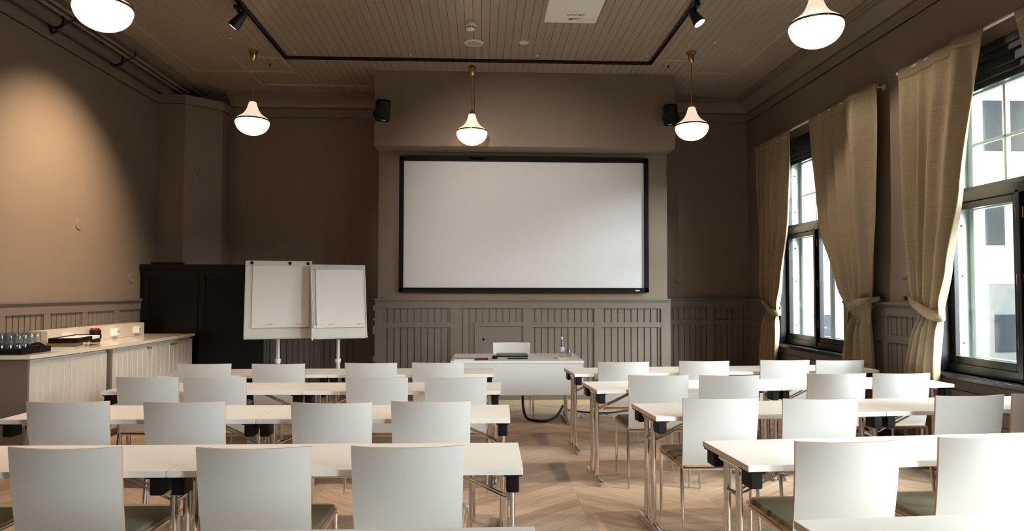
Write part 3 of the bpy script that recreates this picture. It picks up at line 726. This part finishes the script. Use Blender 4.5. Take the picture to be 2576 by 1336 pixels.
# ------------------------------------------------------------------ loudspeakers
def loudspeaker(c, yaw, side, label):
    t = thing('loudspeaker', label, 'loudspeaker', c, yaw, 'wall loudspeakers beside the screen')
    R = Matrix.Rotation(math.radians(14), 4, 'X')
    m = MB(); m.box(-.088, .088, -.085, .085, -.145, .145, BLACKP, .035, M=R); m.build('cabinet', BLACKP, t, ang=60)
    m = MB(); m.lathe([(.070, 0), (.067, .006), (.050, -.012), (.022, -.022), (.018, -.014), (0, -.012)], (0, 0, 0), 28, BLACKM, M=R @ Matrix.Translation((0, -.0865, -.035)) @ Matrix.Rotation(PI/2, 4, 'X')); m.build('woofer', BLACKM, t)
    m = MB(); m.lathe([(.042, 0), (.03, -.008), (.013, -.012), (.010, -.004), (0, -.001)], (0, 0, 0), 24, BLACKP, M=R @ Matrix.Translation((0, -.0865, .078)) @ Matrix.Rotation(PI/2, 4, 'X')); m.build('tweeter', BLACKP, t)
    m = MB(); m.box(-.022, .022, -.089, -.085, -.128, -.119, WPLAST, M=R); m.build('badge', WPLAST, t)
    m = MB(); m.tube([(0, .07, 0), (0, .12, -.01), (side*.05, .16, -.02), (side*.02, .20, -.02)], .014, 8, BLACKM); m.box(-.04, .04, .175, .19, -.07, .04, BLACKM, .004)
    m.tube([(-.09, .02, 0), (-.11, .04, -.02), (-.10, .1, -.05), (-.02, .17, -.04)], .012, 8, BLACKM); m.tube([(.09, .02, 0), (.11, .04, -.02), (.10, .1, -.05), (.02, .17, -.04)], .012, 8, BLACKM)
    m.build('bracket', BLACKM, t)
loudspeaker((-1.305, 8.92, 3.86), math.radians(22), 1, 'black loudspeaker at the left corner of the bulkhead')
loudspeaker((2.50, 8.92, 3.85), math.radians(-22), -1, 'black loudspeaker at the right corner of the bulkhead')

# ------------------------------------------------------------------ pendants
def pendant(loc, label):
    t = thing('pendant_lamp', label, 'lamp', loc, 0, 'opal glass pendant lamps')   # origin at the bowl bottom
    drop = ZC-loc[2]
    m = MB(); m.lathe([(p[0], p[1]) for p in catmull([(0, 0, 0), (.05, .004, 0), (.10, .02, 0), (.150, .052, 0), (.182, .092, 0), (.197, .130, 0), (.201, .152, 0), (.198, .168, 0), (.188, .180, 0)], 4)], n=48, m=BOWL); m.build('glass_bowl', BOWL, t, ang=80)
    m = MB(); m.lathe([(p[0], p[1]) for p in catmull([(.188, .186, 0), (.189, .194, 0), (.180, .206, 0), (.150, .226, 0), (.118, .250, 0), (.090, .282, 0), (.070, .318, 0), (.056, .356, 0), (.046, .392, 0), (.040, .405, 0), (.034, .407, 0)], 4)], n=48, m=BELL); m.build('glass_bell', BELL, t, ang=80)
    m = MB(); m.lathe([(.184, .174), (.197, .176), (.197, .190), (.184, .192)], n=48, m=BRONZE)
    for k in range(3):
        a = 2*PI*k/3+.5; m.cyl((.190*math.cos(a), .190*math.sin(a), .182), (.204*math.cos(a), .204*math.sin(a), .182), .006, 8, BRASS)
    m.build('ring', BRASS, t)
    m = MB(); m.lathe([(.036, .402), (.030, .412), (.026, .44), (.020, .452), (.012, .46), (.008, .475)], n=20, m=BRASS); m.build('holder', BRASS, t)
    m = MB(); m.cyl((0, 0, .47), (0, 0, drop-.10), .0065, 10, BRASS); m.build('rod', BRASS, t)
    m = MB(); m.lathe([(.010, drop-.135), (.018, drop-.13), (.034, drop-.095), (.044, drop-.055), (.046, drop-.04), (.040, drop-.036), (.058, drop-.03), (.062, drop-.002)], n=24, m=BRASS); m.build('canopy', BRASS, t)
pendant((-2.806, 8.40, 3.400), 'opal glass pendant hanging left of the bulkhead')
pendant((-.139, 8.86, 3.405), 'opal glass pendant hanging right in front of the bulkhead')
pendant((2.560, 8.20, 3.350), 'opal glass pendant hanging right of the bulkhead')
pendant((-2.80, 5.10, 3.42), 'large looking opal glass pendant nearest the camera on the left')
pendant((2.57, 5.10, 3.385), 'large looking opal glass pendant nearest the camera on the right')

# ------------------------------------------------------------------ track and spotlights
t = thing('lighting_track', 'black lighting track forming a rectangle on the boarded ceiling', 'track', (-.16, 8.6, ZC-.03))
def seg(x0, y0, x1, y1):
    m = MB(); X0, X1 = sorted((x0, x1)); Y0, Y1 = sorted((y0, y1))
    for (a, b) in ((-.021, -.011), (.011, .021)):
        if abs(x1-x0) > abs(y1-y0): m.box(X0-.021+.16, X1+.021+.16, y0+a-8.6, y0+b-8.6, -.002, .031, BLACKM)
        else: m.box(x0+a+.16, x0+b+.16, Y0-.021-8.6, Y1+.021-8.6, -.002, .031, BLACKM)
    if abs(x1-x0) > abs(y1-y0): m.box(X0+.16, X1+.16, y0-.012-8.6, y0+.012-8.6, .012, .030, BLACKP)
    else: m.box(x0-.012+.16, x0+.012+.16, Y0-8.6, Y1-8.6, .012, .030, BLACKP)
    m.build('track_rail', BLACKM, t, smooth=False)
seg(-2.47, 8.6, 2.15, 8.6); seg(-2.47, 2.5, -2.47, 8.6); seg(2.15, 2.5, 2.15, 8.6); seg(-2.47, 2.5, 2.15, 2.5)
def spotlight(p, aim, label, name='track_spotlight', power=300, size=62, col=(1, .80, .58), blend=.35, lit=True):
    p = Vector(p); d = Vector(aim).normalized()
    t = thing(name, label, 'spotlight', p, 0, 'black track spotlights')
    Q = d.to_track_quat('-Z', 'Y').to_matrix().to_4x4()     # local -Z looks along the beam
    m = MB(); m.lathe([(0, .10), (.030, .10), (.036, .09), (.052, -.02), (.060, -.07), (.062, -.085), (.057, -.085), (.052, -.05)], n=28, m=BLACKM, M=Q); m.build('housing', BLACKM, t)
    m = MB(); m.lathe([(0, -.092), (.03, -.090), (.056, -.084)], n=28, m=LENS, M=Q); m.build('lens', LENS, t)
    up = ZC-.03-p.z
    m = MB(); m.box(-.016, .016, -.05, .05, up-.02, up, BLACKM, .002); m.cyl((0, 0, up-.01), (0, 0, .0), .011, 10, BLACKM); m.box(-.03, .03, -.075, .075, up-.045, up-.012, BLACKM, .004); m.build('adapter', BLACKM, t)
    if lit:
        l = bpy.data.lights.new('spot_beam', 'SPOT'); l.energy = power; l.color = col; l.spot_size = math.radians(size); l.spot_blend = blend; l.shadow_soft_size = .04
        lo = bpy.data.objects.new('spot_beam', l); COL.objects.link(lo); lo.location = p+d*.11; lo.rotation_euler = d.to_track_quat('-Z', 'Y').to_euler()
        lo.parent = t; lo.location = d*.11
spotlight((-2.50, 7.02, 4.27), (-.672, .118, -.731), 'black spotlight on the left arm of the ceiling track, washing the left wall', power=420, size=74, blend=1, col=(1, .74, .50))
spotlight((2.15, 6.74, 4.28), (.45, -.25, -.86), 'black spotlight on the right arm of the ceiling track', power=70, size=90, col=(1, .86, .7))

spotlight((-2.47, 4.3, 4.27), (.15, .10, -1), 'black spotlight added out of view on the left track arm, brightening the tables', power=200, size=120, blend=1, col=(1, .80, .60))  # unseen lamp, added to lift and warm the left tabletops
spotlight((2.15, 4.3, 4.27), (-.1, .10, -1), 'black spotlight added out of view on the right track arm, brightening the tables', power=110, size=120, blend=1, col=(1, .84, .68))  # second added lamp out of view, fills the right-hand tables

spotlight((-.9, 2.5, 4.27), (.205, 1, -.29), 'black spotlight added out of view on the near track arm, brightening the screen wall', power=560, size=37, blend=1, col=(1, .90, .77))  # added lamp outside the view, lifts the chimney breast and screen

# ------------------------------------------------------------------ projector
t = thing('projector', 'white ceiling projector seen from below, with a small label', 'projector', (.873, 6.756, 4.2))
MB().box(-.262, .262, -.62, 0, 0, .13, WPLAST, .008).build('projector_body', WPLAST, t)
m = MB(); m.cyl((0, -.3, .13), (0, -.3, ZC-4.2), .03, 16, WPLAST); m.box(-.1, .1, -.4, -.2, ZC-4.2-.012, ZC-4.2, WPLAST, .003); m.build('mount', WPLAST, t)
m = MB()
def P(u0, u1, v0, v1, mm): m.box(-.262+u0, -.262+u1, -v1, -v0, -.0015, .0005, mm)
# lettering as in the photo: a row of small dark capitals, a two-tone bar and a fine line of print
xs = .215
for wd, kind in ((.018, 'A'), (.010, 'I'), (.014, 'L'), (.018, 'M'), (.016, 'V'), (.010, 'I'), (.018, 'B'), (.012, 'L'), (.012, 'J')):
    a = xs; b = xs+wd
    if kind in 'AMVB': P(a, a+.004, .19, .222, PRINT); P(b-.004, b, .19, .222, PRINT)
    if kind == 'I': P(a+.003, b-.003, .19, .222, PRINT)
    if kind in 'LJ': P(a, a+.004, .19, .222, PRINT); P(a, b, .216, .222, PRINT)
    if kind in 'AB': P(a, b, .203, .207, PRINT); P(a, b, .19, .194, PRINT)
    if kind == 'M': P(a, b, .19, .195, PRINT)
    if kind == 'V': P(a, b, .217, .222, PRINT)
    xs = b+.005
P(.237, .275, .088, .118, PRINT); P(.275, .345, .106, .118, PRINT); P(.275, .345, .088, .106, YELLOW); P(.345, .50, .088, .118, YELLOW)
for k in range(9): P(.322+k*.009, .328+k*.009, .045, .052, PRINTL)
m.build('label', PRINT, t, smooth=False)

# ------------------------------------------------------------------ small things on the ceiling
m = MB(); m.lathe([(0, -.065), (.045, -.065), (.052, -.058), (.052, -.03)], n=24, m=WPLAST); m.lathe([(.052, -.03), (.063, -.025), (.063, 0)], n=24, m=WPLAST)
for k in range(12):
    a = 2*PI*k/12; m.box(-.006, .006, .046, .054, -.052, -.040, BLACKP, M=Matrix.Rotation(a, 4, 'Z'))
o = m.build('smoke_detector', WPLAST); o.location = (-.136, 7.45, ZC); tag(o, 'white smoke detector on the ceiling above the round speaker', 'smoke detector')
t = thing('ceiling_speaker', 'round flush ceiling speaker with a grey grille', 'speaker', (-.107, 8.02, ZC))
m = MB(); m.lathe([(.088, -.006), (.094, -.012), (.110, -.008), (.113, 0)], n=36, m=WPLAST); m.build('rim', WPLAST, t)
m = MB(); m.lathe([(0, -.009), (.090, -.007)], n=36, m=GREYMESH); m.build('grille', GREYMESH, t)
m = MB(); m.lathe([(0, -.012), (.05, -.011), (.058, -.006), (.060, 0)], n=28, m=WPLAST); o = m.build('ceiling_cover', WPLAST); o.location = (.486, 7.98, ZC); tag(o, 'small round white cover on the ceiling right of the speaker', 'cover')
DOTS = [((-2.321, 8.44), 'beside the left corner of the lighting track'), ((-.901, 8.46), 'behind the track, left of the centre pendant'), ((.678, 8.42), 'behind the track, right of the centre pendant'),
        ((2.053, 8.36), 'beside the right corner of the lighting track'), ((-2.939, 8.004), 'left of the left track arm'), ((2.746, 7.875), 'right of the right track arm')]
for (x, y), lb in DOTS:
    m = MB(); m.lathe([(0, -.008), (.014, -.008), (.018, -.004), (.018, 0)], n=14, m=WPLAST); o = m.build('ceiling_plug', WPLAST); o.location = (x, y, ZC)
    tag(o, 'tiny white round plug on the ceiling ' + lb, 'plug', 'white ceiling plugs')
for (x, y), lb in (((2.421, 8.734), 'near the right pendant'), ((-2.76, 8.9), 'near the left pendant')):
    m = MB(); m.lathe([(0, -.03), (.012, -.028), (.012, -.008), (.02, -.004), (.02, 0)], n=12, m=BLACKM); o = m.build('ceiling_sprinkler', BLACKM); o.location = (x, y, ZC+.006)
    tag(o, 'small dark sprinkler head on the ceiling ' + lb, 'sprinkler')
m = MB(); m.lathe([(0, -.004), (.006, -.003), (.007, 0)], n=10, m=WPLAST, M=Matrix.Translation((-2.508, YB, 3.685)) @ Matrix.Rotation(-PI/2, 4, 'X')); tag(m.build('wall_sensor', WPLAST), 'tiny white dot sensor high on the wall left of the bulkhead', 'sensor')

# round blank covers on the walls
def plate(loc, axis, label, r=.064):
    Q = Vector(axis).to_track_quat('Z', 'Y').to_matrix().to_4x4()
    m = MB(); m.lathe([(r+.004, 0), (r+.003, .002), (r+.001, .001), (r, .008), (r-.004, .011), (0, .012)], n=32, m=WALL, M=Q); o = m.build('wall_plate', WALL); o.location = loc
    tag(o, label, 'wall plate', 'round blank wall covers')
plate((XL, 7.843, 2.247), (1, 0, 0), 'round taupe blank cover on the lit left wall')
plate((XL, 9.014, 1.664), (1, 0, 0), 'round taupe blank cover low on the left wall beside the black cabinet')
plate((-3.978, 9.815, 3.159), (.707, -.707, 0), 'round taupe blank cover on the angled corner column')
plate((3.013, YB, 1.687), (0, -1, 0), 'round taupe blank cover on the end wall right of the screen')
plate((XR, 6.446, 1.702), (-1, 0, 0), 'round taupe blank cover between the curtains on the right wall', r=.072)
for z, lb, h in ((1.27, 'topmost', .07), (1.11, 'second from the top', .03), (.96, 'third from the top', .12), (.56, 'lowest', .07)):
    m = MB(); m.box(-1.52, -1.476, 9.60, 9.67, z-h/2, z+h/2, WPLAST, .006); tag(m.build('wall_switch', WPLAST), 'white switch on the left flank of the chimney breast, %s' % lb, 'switch', 'switches on the chimney flank')

# ------------------------------------------------------------------ sideboard on the left
HC = .945
def cabinet(name, P0, P1, depth, doors, label, locks, side=None):
    """front line from P0 (near) to P1 (far); depth towards the wall"""
    P0, P1 = Vector(P0), Vector(P1); U = (P1-P0); L = U.length; U.normalize(); N = Vector((U.y, -U.x))   # N points to the room
    t = thing(name, label, 'cabinet', (P0.x, P0.y, 0), math.atan2(U.y, U.x), 'white sideboard cabinets')
    m = MB()
    m.box(0, L, .02, depth, .08, HC-.045, CABW); m.box(.01, L-.01, .06, depth, 0, .08, CABS)
    m.build('body', CABW, t, smooth=False)
    x = 0
    for k in range(doors):
        a, b = L*k/doors+.003, L*(k+1)/doors-.003
        m = MB(); n = 6; w_ = (b-a)/n
        for i in range(n):
            x0, x1 = a+i*w_, a+(i+1)*w_
            m.prism([(x0, .018), (x0, .004), (x0+.004, 0), (x1-.004, 0), (x1, .004), (x1, .018)], .085, HC-.062, CABW)
        d = m.build('door', CABW, t, smooth=False)
        if k in locks:
            m = MB()
            for xx in locks[k]:
                X = a+(b-a)*xx
                m.cyl((X, -.004, .855), (X, .002, .855), .016, 14, BRASS); m.cyl((X, -.02, .855), (X, 0, .855), .006, 8, BRASS); m.lathe([(0, -.012), (.012, -.008), (.012, .008), (0, .012)], (X, -.03, .855), 10, BRASS)
                m.box(X-.001, X+.001, -.026, -.024, .76, .845, BLACKM)
            m.build('lock', BRASS, d)
    if side: MB().box(-.022, 0, -.004, depth, 0, HC-.04, side, .001).build('side_panel', side, t)
    return t, Matrix.Rotation(0, 4, 'Z')
cabinet('base_cabinet', (-3.895, 6.09), (-3.79, 7.12), .62, 2, 'white grooved cabinet with two plain doors, nearest the camera on the left', {}, side=CABS)
cabinet('base_cabinet', (-3.79, 7.19), (-3.775, 9.12), .66, 3, 'white grooved cabinet with brass locks in front of the black cupboard', {1: [.18], 2: [.05, .16]})
m = MB(); m.box(-3.86, -3.772, 7.14, 7.185, 0, HC-.04, CABS, .001); tag(m.build('cabinet_filler_post', CABS), 'narrow beige post between the two white cabinets', 'post')
m = MB(); m.prism([(-3.872, 6.055), (-3.768, 7.15), (-3.755, 9.135), (-4.482, 9.135), (-4.482, 6.055)], HC-.034, HC, COUNT)
tag(m.build('worktop', COUNT), 'glossy pale worktop running over both white cabinets', 'worktop')
t = thing('socket_box', 'cream box with three power outlets along the back of the worktop', 'socket box', (-4.38, 7.94, HC+.001))
MB().box(-.095, .085, -.97, .975, 0, .155, CABW, .002).build('box_body', CABW, t)
for yy in (7.278, 8.198, 8.705):
    y = yy-7.94; m = MB(); m.prism([(.085, y-.075), (.13, y-.01), (.125, y+.055), (.085, y+.07)], .035, .118, WPLAST)
    for q in (.012, .038):
        m.cyl((.1265, y+q-.01, .082), (.1305, y+q-.01, .082), .007, 8, BLACKP); m.cyl((.1265, y+q-.01, .066), (.1305, y+q-.01, .066), .005, 8, BLACKP)
    m.build('outlet', WPLAST, t)
# glasses on a black tray
t = thing('serving_tray', 'black wooden tray with cut-out handles at the near end of the worktop', 'tray', (-4.21, 6.30, HC+.001))
m = MB(); m.box(-.255, .235, -.19, .19, 0, .008, BLACKP); m.box(-.255, .235, -.2, -.19, 0, .05, BLACKP, .002); m.box(-.255, .235, .19, .2, 0, .05, BLACKP, .002); m.build('tray_base', BLACKP, t)
for s, X in ((-1, -.255), (1, .235)):
    m = MB()
    def pt(yy): return .05+.045*max(0, math.cos(yy/.13*PI/2))**.8 if abs(yy) < .13 else .05
    N_ = 24; ys_ = [-.2+.4*i/N_ for i in range(N_+1)]
    for a, b in zip(ys_[:-1], ys_[1:]):
        c = (a+b)/2; za, zb = pt(a), pt(b)
        lo, hi = (.045, .068) if abs(c) < .05 else (None, None)
        for (z0a, z0b, z1a, z1b) in (((0, 0, lo, lo), (hi, hi, za, zb)) if lo else ((0, 0, za, zb),)):
            m.faces([(X-.006, a, z0a), (X-.006, b, z0b), (X-.006, b, z1b), (X-.006, a, z1a), (X+.006, a, z0a), (X+.006, b, z0b), (X+.006, b, z1b), (X+.006, a, z1a)],
                    [(0, 1, 2, 3), (7, 6, 5, 4), (0, 4, 5, 1), (3, 2, 6, 7), (0, 3, 7, 4), (1, 5, 6, 2)], BLACKP)
    m.build('handle', BLACKP, t, weld=True)
g0 = None
LETT = ['front', 'second', 'third', 'rear']
for lay in range(2):
    for j in range(4):
        for i in range(6):
            loc = (-4.415+i*.075, 6.17+j*.08, HC+.0095+lay*.0865)
            lb = 'upturned clear tumbler on the black tray, %s layer, %s line, %s' % (('lower', 'upper')[lay], LETT[j], ['at the wall end', 'second from the wall', 'third from the wall', 'fourth from the wall', 'fifth from the wall', 'at the handle end'][i])
            if g0 is None: g0 = tumbler(loc, lb, False, r=.034, h=.085, group='clear tumblers stacked on the black tray')
            else:
                c = g0.copy(); COL.objects.link(c); c.location = loc; c['label'] = lb
# boxes and cup
t = thing('tea_box', 'brown wooden tea box under a black paper tray on the worktop', 'box', (-4.02, 6.78, HC+.001), .18)
MB().box(-.12, .12, -.09, .14, .018, .058, WOODB, .003).build('box_body', WOODB, t)
MB().box(-.124, .124, -.094, .144, 0, .018, PAPER, .001).build('base_sheet', PAPER, t)
t = thing('paper_tray', 'black tray of white papers lying on the wooden tea box', 'tray', (-4.02, 6.95, HC+.060), .18)
m = MB(); m.box(-.125, .125, -.27, .36, 0, .006, BLACKP); m.box(-.125, .125, -.275, -.265, 0, .045, BLACKP, .002); m.box(-.125, -.117, -.27, .36, 0, .045, BLACKP, .002); m.box(.117, .125, -.27, .10, 0, .045, BLACKP, .002); m.box(-.125, .125, .35, .36, 0, .045, BLACKP, .002); m.build('tray_body', BLACKP, t)
MB().box(-.112, .112, -.262, .345, .006, .036, PAPER, .001).build('papers', PAPER, t)
t = thing('sachet_cup', 'black cup filled with red sachets in front of the socket box', 'cup', (-4.19, 7.62, HC+.001))
m = MB(); m.lathe([(0, 0), (.046, 0), (.05, .004), (.056, .13), (.053, .13), (.047, .008), (0, .008)], n=24, m=BLACKP); m.build('cup_body', BLACKP, t)
m = MB()
for k in range(9):
    a = k*.7; m.box(-.004, .004, -.018, .018, .05, .152-.004*(k % 3), RED, .001, M=Matrix.Translation((.028*math.cos(a), .028*math.sin(a), 0)) @ Matrix.Rotation(a, 4, 'Z') @ Matrix.Rotation(.15, 4, 'X'))
m.build('sachets', RED, t)

# ------------------------------------------------------------------ black cupboard
t = thing('black_cupboard', 'tall black cupboard with glazed doors in the left rear corner', 'cupboard', (-3.745, 9.2, 0))
m = MB(); m.box(-.73, .735, .02, .40, .0, 1.815, DARKC); m.build('carcass', DARKC, t, smooth=False)
m = MB(); m.box(-.755, .755, -.02, .41, 1.80, 1.852, DARKC, .006); m.box(-.742, .745, -.005, .41, 1.775, 1.802, DARKC, .004); m.build('cornice', DARKC, t)
for a, b in ((-.73, -.003), (.003, .735)):
    m = MB()
    for c in ((a, a+.085, .06, 1.77), (b-.085, b, .06, 1.77), (a+.0845, b-.0845, .0605, .16), (a+.0845, b-.0845, 1.68, 1.7695)): m.box(c[0], c[1], .0006 if c[0] > a+.01 and c[1] < b-.01 else 0, .02, c[2], c[3], DARKC, .004)
    for c in ((a+.085, a+.10, .16, 1.68), (b-.10, b-.085, .16, 1.68), (a+.085, b-.085, .16, .175), (a+.085, b-.085, 1.665, 1.68)): m.box(c[0], c[1], .006, .022, c[2], c[3], DARKC, .003)
    d = m.build('door', DARKC, t)
    MB().box(a+.09, b-.09, .014, .018, .17, 1.67, DARKG).build('door_panel', DARKG, d, smooth=False)
    m = MB(); xx = b-.045 if a < 0 and b < .1 else a+.045; m.cyl((xx, -.02, 1.0), (xx, 0, 1.0), .009, 10, BLACKM); m.lathe([(0, -.014), (.014, 0), (0, .014)], (xx, -.025, 1.0), 12, BLACKM); m.build('knob', BLACKM, d)
m = MB(); m.box(-.17, .17, -.12, .12, 0, .006, BLACKP, .002)
for c in ((-.17, .17, -.12, -.112), (-.17, .17, .112, .12), (-.17, -.162, -.12, .12), (.162, .17, -.12, .12)): m.box(c[0], c[1], c[2], c[3], 0, .03, BLACKP, .002)
o = m.build('flat_tray', BLACKP); o.location = (-4.22, 9.38, 1.8535); tag(o, 'flat dark tray lying on top of the black cupboard', 'tray')

# ------------------------------------------------------------------ flipcharts
def flipchart(loc, rz, tilt, w, h, label, arm):
    t = thing('flipchart', label, 'flipchart', loc, rz, 'flipcharts in the left rear corner')
    z0 = .978
    R = Matrix.Translation((0, 0, z0)) @ Matrix.Rotation(math.radians(tilt), 4, 'X')
    m = MB(); m.box(-w/2, w/2, 0, .018, 0, h, BOARDW, .003, M=R)
    for c in ((-w/2-.006, -w/2+.006), (w/2-.006, w/2+.006)): m.box(c[0], c[1], -.006, .022, -.006, h+.006, ALU, .002, M=R)
    m.box(-w/2, w/2, -.006, .022, -.012, .002, ALU, .002, M=R); m.build('board', BOARDW, t)
    m = MB(); m.box(-w/2+.03, w/2-.02, -.03, -.006, -.012, .006, ALU, .003, M=R); m.build('pen_ledge', ALU, t)
    m = MB(); m.box(-w/2, w/2, -.020, -.002, h-.055, h+.004, ALU if arm else BOARDW, .004, M=R); m.build('clamp_bar', ALU, t)
    if not arm:
        for xx in (-w/2+.065, w/2-.235, w/2-.04):
            m = MB(); m.cyl(R @ Vector((xx, -.034, h-.024)), R @ Vector((xx, -.018, h-.024)), .018, 16, BLACKP); m.build('clamp_knob', BLACKP, t)
    x0, x1 = (-w/2+.075, w/2-.025) if not arm else (-w/2+.05, w/2-.03)
    m = MB(); m.box(x0, x1, -.013, -.001, .115, h-.05, PAPER, M=R)
    m.grid(lambda a, b: (R @ Vector((x0+(x1-x0)*a, -.0145-.010*(1-b)**3*(.3+a), .115+(h-.17)*b)))[:], 8, 12, PAPER)
    for cx in (-.12, .19):
        for k in range(3): m.box(cx+k*.025, cx+k*.025+.012, -.032+.0, -.0285, .145, .155, PRINTL, M=R)
    m.build('paper_pad', PAPER, t)
    if arm:
        m = MB(); m.tube([R @ Vector(p) for p in ((-w/2-.005, -.02, h), (-w/2-.005, -.035, h-.05), (-w/2+.022, -.05, .14))], .010, 8, ALU); m.lathe([(0, -.02), (.018, -.01), (.02, .005), (.012, .018), (0, .02)], (R @ Vector((-w/2+.024, -.052, .12)))[:], 14, WPLAST); m.build('side_arm', ALU, t)
        m = MB(); m.lathe([(0, -.016), (.014, 0), (0, .016)], (R @ Vector((-w/2+.0, -.03, -.015)))[:], 10, WPLAST); m.lathe([(0, -.016), (.014, 0), (0, .016)], (R @ Vector((w/2-.0, -.03, .0)))[:], 10, WPLAST); m.build('end_cap', WPLAST, t)
    px = -.0
    m = MB(); m.cyl((px, .12, .05), (px, .12, .72), .026, 18, ALU); m.cyl((px, .12, .70), (px, .12, 1.30), .021, 18, ALU); m.cyl((px, .12, .695), (px, .12, .735), .034, 18, WPLAST)
    if arm: m.cyl((px, .12, .71), (px+.05, .10, .70), .010, 8, BLACKP)
    m.build('pole', ALU, t)
    m = MB(); m.box(px-.02, px+.02, .02-math.sin(math.radians(tilt))*(.19), .14, 1.12, 1.17, ALU, .004); m.build('board_mount', ALU, t)
    m = MB()
    for k in range(5):
        a = 2*PI*k/5+.3; m.cyl((px, .12, .07), (px+.30*math.cos(a), .12+.30*math.sin(a), .045), .015, 10, ALU, r2=.011)
        m.lathe([(0, -.024), (.018, -.01), (.018, .01), (0, .02)], (px+.30*math.cos(a), .12+.30*math.sin(a), .024), 12, BLACKP)
    m.build('star_base', ALU, t)
flipchart((-2.272, 7.74, 0), math.radians(14), -8, .705, .866, 'left flipchart with three black clamp knobs and a blank pad', False)
flipchart((-1.590, 7.74, 0), math.radians(19), -13, .598, .838, 'right flipchart with a swing-out side arm, slightly smaller', True)

# ------------------------------------------------------------------ light
wd = bpy.data.worlds.new('overcast_sky'); scn.world = wd; wd.use_nodes = True
bg = wd.node_tree.nodes['Background']; bg.inputs[0].default_value = (.86, .93, 1.0, 1); bg.inputs[1].default_value = 1.5
for a, b in WINS:
    l = bpy.data.lights.new('window_portal', 'AREA'); l.shape = 'RECTANGLE'; l.size = WZ1-WZ0; l.size_y = b-a; l.cycles.is_portal = True
    o = bpy.data.objects.new('window_portal', l); COL.objects.link(o); o.location = (XR+WT+.05, (a+b)/2, (WZ0+WZ1)/2); o.rotation_euler = (0, PI/2, 0)

sl = bpy.data.lights.new('bright_sky_sun', 'SUN'); sl.energy = 37; sl.angle = math.radians(60); sl.color = (.94, .97, 1)
so = bpy.data.objects.new('bright_sky_sun', sl); COL.objects.link(so); so.location = (20, -12, 14)
so.rotation_euler = Vector((-.75, .62, -.66)).to_track_quat('-Z', 'Y').to_euler()

# ------------------------------------------------------------------ camera
f = 1719.1; yaw, pit, rol = .0436, .0353, .0013
fw = Vector((math.sin(yaw)*math.cos(pit), math.cos(yaw)*math.cos(pit), math.sin(pit)))
r = Vector((math.cos(yaw), -math.sin(yaw), 0)); u = r.cross(fw)
R_ = math.cos(rol)*r+math.sin(rol)*u; U_ = -math.sin(rol)*r+math.cos(rol)*u
cam = bpy.data.cameras.new('camera'); co = bpy.data.objects.new('camera', cam); COL.objects.link(co)
cam.sensor_width = 36; cam.lens = f*36/2576; cam.shift_y = 4.5/2576; cam.clip_start = .05; cam.clip_end = 200
Mx = Matrix(((R_.x, U_.x, -fw.x, 0), (R_.y, U_.y, -fw.y, 0), (R_.z, U_.z, -fw.z, 1.5), (0, 0, 0, 1)))
co.matrix_world = Mx
scn.camera = co
scn.view_settings.view_transform = 'Standard'; scn.view_settings.look = 'None'; scn.view_settings.gamma = 1; scn.view_settings.use_curve_mapping = False
scn.view_settings.exposure = 0.88
scn.cycles.use_denoising = True
scn.cycles.max_bounces = 10; scn.cycles.diffuse_bounces = 6; scn.cycles.glossy_bounces = 4; scn.cycles.transparent_max_bounces = 24
scn.cycles.sample_clamp_indirect = 6; scn.cycles.caustics_reflective = False; scn.cycles.caustics_refractive = False
